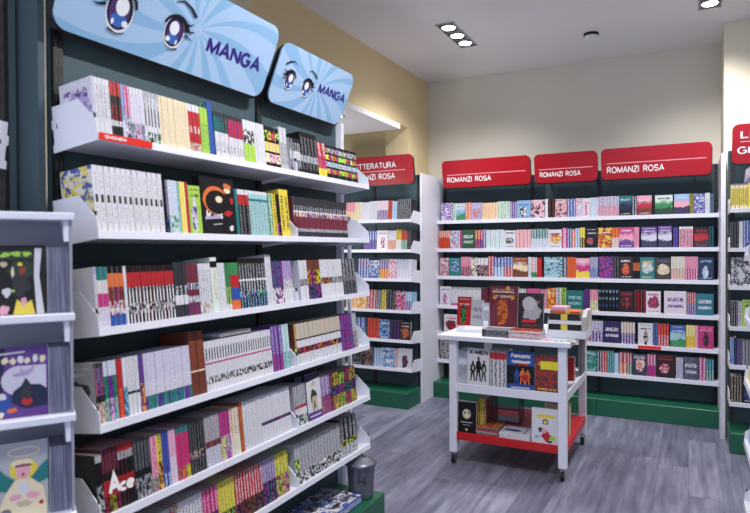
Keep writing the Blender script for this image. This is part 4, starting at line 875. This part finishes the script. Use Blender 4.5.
# top of trolley
zt = CT+.0005
zr = zt+.0455
A = acrylic()
rs = thing('acrylic_riser', 'low clear riser under the upright albums on the trolley top', 'acrylic stand', Matrix.Translation((cpos(456, .2, zt), CY0+.19, zt)))
wr = cpos(543.5, .2, zt)-cpos(456, .2, zt)
b = MD(); b.box(0, wr, 0, .2, .041, .045, A); obj('top', b, rs)
for xx in (0, wr-.004):
    b = MD(); b.box(xx, xx+.004, .004, .196, 0, .041, A); obj('side', b, rs)
up_book(456.5, 470, .22, zr, .215, 'RKEWf', 'R', 'red comic album with dark figure standing left on the trolley top', .02, leanb=10)
up_book(470.5, 483, .205, zr, .195, 'gWEGt', 'g', 'pale grey-green printed card standing beside the red album on the trolley', .006, leanb=10, name='info_card', cat='card')
up_book(488, 517, .25, zr, .300, 'LSOcf', 'L', 'tall maroon album with gold orbs, title DRAGONBALL, on the trolley top', .026, [('DRAGONBALL', .12, .88, .83, .017, CI), ('#orb', .125, .155, .27, .0, flat('print_gold', (220, 150, 50), .5)), ('#orb2', .16, .19, .2, .0, flat('print_gold', (220, 150, 50), .5)), ('#orb3', .03, .055, .2, .0, flat('print_gold', (220, 150, 50), .5))], leanb=8)
up_book(517.5, 543, .23, zr, .255, 'KggRc', 'K', 'black album with pale profile drawing and red script on trolley top', .024, [('#oval', .03, .125, .13, .1, flat('print_silver', (190, 190, 196), .5)), ('#oval', .085, .115, .15, .03, K_), ('#box', .03, .13, .045, .02, RedI)], leanb=8)
def lie(px0, px1, y, z, t, d, spec, label, name='comic_book', cover=None, group=None):
    """book lying flat, spine to the front"""
    x0, x1 = cpos(px0, y, z-.1), cpos(px1, y, z-.1); h = x1-x0; c, p = spine_md(t, d, round(h, 3), spec, cover, 5)
    M = frame((x0, CY0+y, z+t/2), (0, 0, -1), (0, 1, 0), (1, 0, 0))
    register(name, label, 'book', group, M, (c, p))
lie(482, 508, .03, zt, .05, .15, '1D 8GD .3D', 'thick grey-violet book lying flat at the front of the trolley top')
for i, tt in enumerate((.022, .022)):
    lie(508.5, 540, .0+.004*i, zt+.0275*i, .027, .17, '8WR', ['lower', 'upper'][i]+' of two white red-edged albums lying flat on the trolley top', cover='RKORa')
clear_box('acrylic_tube', 'clear plastic holder with green rim behind the flat grey book, trolley top', cpos(483.5, .18, zt), CY0+.15, zt, .045, .035, .225)
tx0, tx1 = cpos(547, .16, zt), cpos(586, .16, zt)
tr = thing('book_tray', 'white open tray holding boxed volumes on the right of the trolley top', 'tray', Matrix.Translation((tx0, CY0+.17, zt)))
w = tx1-tx0
b = MD(); b.box(0, w, 0, .26, 0, .056, WHITE, .002); obj('base', b, tr)
b = MD(); b.prism([(0, .058), (.26, .058), (.26, .19), (.08, .19), (0, .15)], 'x', w-.03, w, pages_mat()); obj('side', b, tr)
b = MD(); b.prism([(0, .058), (.26, .058), (.26, .19), (.06, .19), (0, .07)], 'x', 0, .006, WHITE); obj('side', b, tr)
b = MD(); b.box(.0065, w-.031, .004, .24, .097, .124, WHITE); obj('divider', b, tr)
def lie2(x0, x1, y, z, t, d, spec, label, cover=None):
    c, p = spine_md(t, d, round(x1-x0, 3), spec, cover, 9); register('boxed_volume', label, 'book', None, frame((x0, y, z+t/2), (0, 0, -1), (0, 1, 0), (1, 0, 0)), (c, p))
ya = CY0+.17
lie2(tx0+.008, tx1-.04, ya, zt+.0565, .039, .2, '3K 1.6Y 3K', 'lower black volume with yellow band lying in the trolley tray')
lie2(tx0+.008, tx1-.04, ya, zt+.1245, .04, .2, '3KD 1.6Y 3KD', 'upper black volume with yellow band lying in the trolley tray')
lie2(tx0+.02, tx1-.045, ya+.02, zt+.165, .022, .16, '3O 1Y 2OR', 'orange volume lying on the black ones in the trolley tray')
lie2(tx0+.02, tx1-.13, ya+.03, zt+.1875, .025, .15, '6mp 1W', 'pink-lilac volume topmost in the trolley tray')
# flat leaflets
for i, (pa, pb, yy, cv) in enumerate(((541, 552, .0, 'WmRGa'), (553, 563, -.01, 'WEtGa'), (564, 576, .01, 'AERGa'))):
    xa, xb = cpos(pa, yy, CT-.12), cpos(pb, yy, CT-.12)
    c = MD(); c.face([(0, 0, .0012), (xb-xa, 0, .0012), (xb-xa, .1, .0012), (0, .1, .0012)], cover_mat(cv), [(0, 0), (.99, 0), (.99, 1), (0, 1)]); c.box(0, xb-xa, 0, .1, 0, .001, band('W'))
    o = obj('leaflet', c, None, Matrix.Translation((xa, CY0+yy, zt)) @ Matrix.Rotation(radians((-4, 3, -2)[i]), 4, 'Z'))
    tag(o, ['white leaflet with red print', 'white leaflet with green print', 'pale green leaflet'][i]+' lying flat on the trolley front edge', 'leaflet')
# lower shelf
zb = zl+.0085
up_book(457, 476, .03, zb, .225, 'Kycgc', 'K', 'black book with gold mask face standing at left of red trolley shelf', .03, leanb=2, art='mask')
x0 = cpos(477, .08, zb)
for i, (sp, lb) in enumerate((('8CY', 'brown gold-lettered'), ('8YC', 'gold'), ('8Cc', 'dark brown'))):
    cp = spine_md(.022, .15, .24, sp, None, i); register('comic_book', lb+' album spine behind the gold mask book, red trolley shelf', 'book', None, Matrix.Translation((x0+.023*i, CY0+.12, zb)), cp)
for i in range(4):
    lie(476, 497, .035+.004*i, zb+.0135*i, .0125, .2, ['8GR', '8gK', '8RG', '8GK'][i], ['lowest', 'second lowest', 'third', 'topmost'][i]+' magazine of the small grey-red stack on the red shelf', 'magazine', 'CORYa', 'magazines stacked on the red trolley shelf')
for i in range(3):
    lie(499, 530, .02+.004*i, zb+.0145*i, .0135, .2, ['8Wg', '8Wp', '8Wg'][i], ['lowest', 'middle', 'topmost'][i]+' white magazine of the stack on the red trolley shelf', 'magazine', 'WKBGf', 'white magazines stacked on the red trolley shelf')
up_book(531.5, 559, .025, zb, .243, 'WRgYa', 'W', 'white face-out album with yellow title beside the trolley leg, red shelf', .02, None, leanb=3, art='fruit')
x0 = cpos(492, .4, zb)
lamp_ = thing('acrylic_stand', 'dark tinted stand of books at the back of the red trolley shelf', 'acrylic stand', Matrix.Translation((x0, CY0+.42, zb)))
SM = flat('smoked_plastic', (58, 60, 72), .15)
b = MD(); b.box(0, .2, .0, .15, 0, .012, SM); b.box(0, .2, .03, .15, .09, .1, SM); b.box(0, .2, .06, .15, .18, .19, SM); obj('tier', b, lamp_)
for xx in (-.006, .2):
    b = MD(); b.box(xx, xx+.006, 0, .15, 0, .24, SM); obj('side', b, lamp_)
for i in range(3):
    cp = spine_md(.03, .17, .22, ['8cO', '8yW', '8SC'][i], None, i)
    register('comic_book', ['beige', 'cream', 'rust-coloured'][i]+' album on the right side of the red trolley shelf', 'book', None, frame((CX1-.03, CY0+.30+.034*i, zb), (0, 1, 0), (-1, 0, 0), (0, 0, 1)), cp)
for i in range(2):
    cp = spine_md(.03, .16, .17, ['8RW', '8WR@'][i], None, i)
    register('comic_book', ['red', 'white and red'][i]+' album on the right side of the trolley middle shelf', 'book', None, frame((CX1-.03, CY0+.50+.034*i, zq), (0, 1, 0), (-1, 0, 0), (0, 0, 1)), cp)

# ------------------------------------------------------------------ plinth end of the manga bookcase: tin can and flat books
zp = .3355
cn = thing('mini_trash_can', 'small grey tin trash can on the green plinth end of the manga bookcase', 'trash can', Matrix.Translation((-1.43, 2.60, zp)))
fl = lambda a, z: -.11*max(0, sin(a*9))**2 if .02 < z < .155 else 0
b = MD(); b.lathe([(.001, .001), (.056, .001), (.059, .004), (.0595, .02), (.061, .03), (.068, .15), (.070, .158), (.072, .165)], TIN, 72, (0, 0), fl); obj('body', b, cn, smooth=True)
b = MD(); b.lathe([(.077, .160), (.079, .166), (.077, .172), (.066, .178), (.05, .19), (.025, .197), (.001, .198)], TIN, 40); lid = obj('lid', b, cn, smooth=True)
b = MD(); b.tube([(-.022, 0, .193), (-.02, 0, .208), (-.008, 0, .214), (.008, 0, .214), (.02, 0, .208), (.022, 0, .193)], .004, TIN); obj('handle', b, lid, smooth=True)
b = MD()
va = Vector((1, -1.6, 0)).normalized(); vr = Vector((va.y, -va.x, 0))
pts = [va*.0665+vr*(.018*cos(a))+Vector((0, 0, .085+.014*sin(a))) for a in [pi*i/8 for i in range(9)]]
b.tube(pts, .0035, BLACK, 6)
for s_ in (-1, 1): b.tube([va*.068+vr*(s_*.02)+Vector((0, 0, .115)), va*.0685+vr*(s_*.008)+Vector((0, 0, .112))], .003, BLACK, 6)
obj('embossed_face', b, cn)
FB = [(2.12, 2.50, -.02, 'BWKBa', 'blue and white art book lying on the green plinth beside the tin can', .04), (1.72, 2.04, -.02, 'bWNPa', 'pale blue flat art book next nearer on the green plinth', .028)]
for (ya_, yb_, off, cv, lb, t_) in FB:
    c, p = spine_md(t_, .21, round(yb_-ya_, 3), '8BW', cv, 2)
    register('art_book', lb, 'book', None, frame((LX-.062, ya_+.04, zp+t_/2), (0, 0, -1), (-1, 0, 0), (0, 1, 0)) if 0 else frame((LX+.035, ya_+.03, zp+t_/2), (0, 0, 1), (-1, 0, 0), (0, -1, 0)) @ Matrix.Translation((0, 0, -(yb_-ya_))), (c, p))
# a white volume laid across the fourth row
c, p = spine_md(.013, .11, .17, '8Wg', 'WgGKt', 4)
o4 = Vector((LX, along(228, (LX, 0, LZ[3]+.2), (0, 1, 0)), LZ[3])) + Vector(ezL)*(.0222+.1745) + Vector(eyL)*.016
register('manga_volume', 'white manga volume lying flat across the tick-marked run, fourth manga shelf', 'book', None, frame(o4+Vector(ezL)*.0065, Vector(ezL), Vector(eyL), (0, -1, 0)) @ Matrix.Translation((0, 0, -.17)), (c, p))

# ------------------------------------------------------------------ realise the books: 300 largest manga volumes as objects, the rest one mass
man = sorted([b for b in BOOKS if b[0] == 'manga_volume'], key=lambda b: -b[6])
keep = set(id(b) for b in man[:300]); rest = [b for b in man[300:]]
mass = MD(); 
mcache = {}; ACE = []
def me_of(md, name):
    k_ = id(md)
    if k_ not in mcache: mcache[k_] = (md.mesh(name), md)
    return mcache[k_][0]
n_ = {}
for b in BOOKS:
    name, label, cat, group, M, (c, p), area, extra = b
    if name == 'manga_volume' and id(b) not in keep:
        mass.add(c, M); mass.add(p, M); continue
    n_[name] = n_.get(name, 0)+1
    o = tag(obj(name, me_of(c, name), None, M), label, cat, group)
    obj('pages', me_of(p, 'pages'), o)
    if 'fifth manga' in label:
        for key_, ch_, w_2, h_2, z_2 in (('black and red manga volume, third', 'A', .042, .062, .045), ('black and scarlet manga volume, first', 'c', .026, .04, .045), ('black and scarlet manga volume, third', 'e', .03, .042, .045)):
            if label.startswith(key_): ACE.append((o, ch_, w_2, h_2, z_2))
    if extra:
        for (t, x, x2, z, hh, mt) in extra:
            if t == '#box':
                q = MD(); q.box(x, x2, -.0008, -.0002, z, z+hh, mt); obj('title_panel', q, o)
            elif t == '#oval':
                q = MD(); q.face([((x+x2)/2+(x2-x)/2*cos(2*pi*i/20), -.0006-hh*.003, z+hh/2+hh/2*sin(2*pi*i/20)) for i in range(20)], mt); obj('printed_shape', q, o)
            elif t == '#poly':
                q = MD(); q.face([(a1_, -.0006-hh, a2_) for a1_, a2_ in x], mt); obj('printed_shape', q, o)
            elif t.startswith('#orb'):
                q = MD(); r_ = (x2-x)/2; q.face([(x+r_+r_*cos(2*pi*i/16), -.0008, z+r_+r_*sin(2*pi*i/16)) for i in range(16)], mt); obj('printed_orb', q, o)
            else: ww = max(v[0] for v in c.v); zz_ = max(v[2] for v in c.v); put_text(o, t, x*ww, z*zz_, (x2-x)*ww, hh, mt, bold=.22, name='title')
if mass.v:
    o = obj('manga_volumes', mass); tag(o, 'the smaller and farther manga spines filling the rest of the manga shelves', 'books', None, 'stuff')
print('BOOKS', n_, 'mass', len(rest), 'manga', len(man))
# ACE lettering running over the spines of the fifth shelf
for bid, ch, wd, hh, zz in ACE:
    put_text(bid, ch, -wd/2, zz, wd, hh, LETTER, y=-.0008, bold=.24, name='printed_letter')

# ------------------------------------------------------------------ camera and render settings
cam = bpy.data.cameras.new('camera'); co = bpy.data.objects.new('camera', cam); C.objects.link(co)
cam.sensor_width = 36; cam.sensor_fit = 'HORIZONTAL'; cam.lens = FPX*36/750; cam.clip_start = .02
co.matrix_world = frame((0, 0, H), _r, _u, -_f)
cam.dof.use_dof = True; cam.dof.focus_distance = 4.6; cam.dof.aperture_fstop = 4.0
sc = bpy.context.scene; sc.camera = co
w = bpy.data.worlds.new('w'); sc.world = w; w.use_nodes = True
w.node_tree.nodes['Background'].inputs[0].default_value = lin((196, 208, 236)); w.node_tree.nodes['Background'].inputs[1].default_value = 1.5
sc.view_settings.view_transform = 'Standard'; sc.view_settings.look = 'None'; sc.view_settings.gamma = 1; sc.view_settings.exposure = .56
sc.cycles.max_bounces = 6; sc.cycles.use_denoising = True
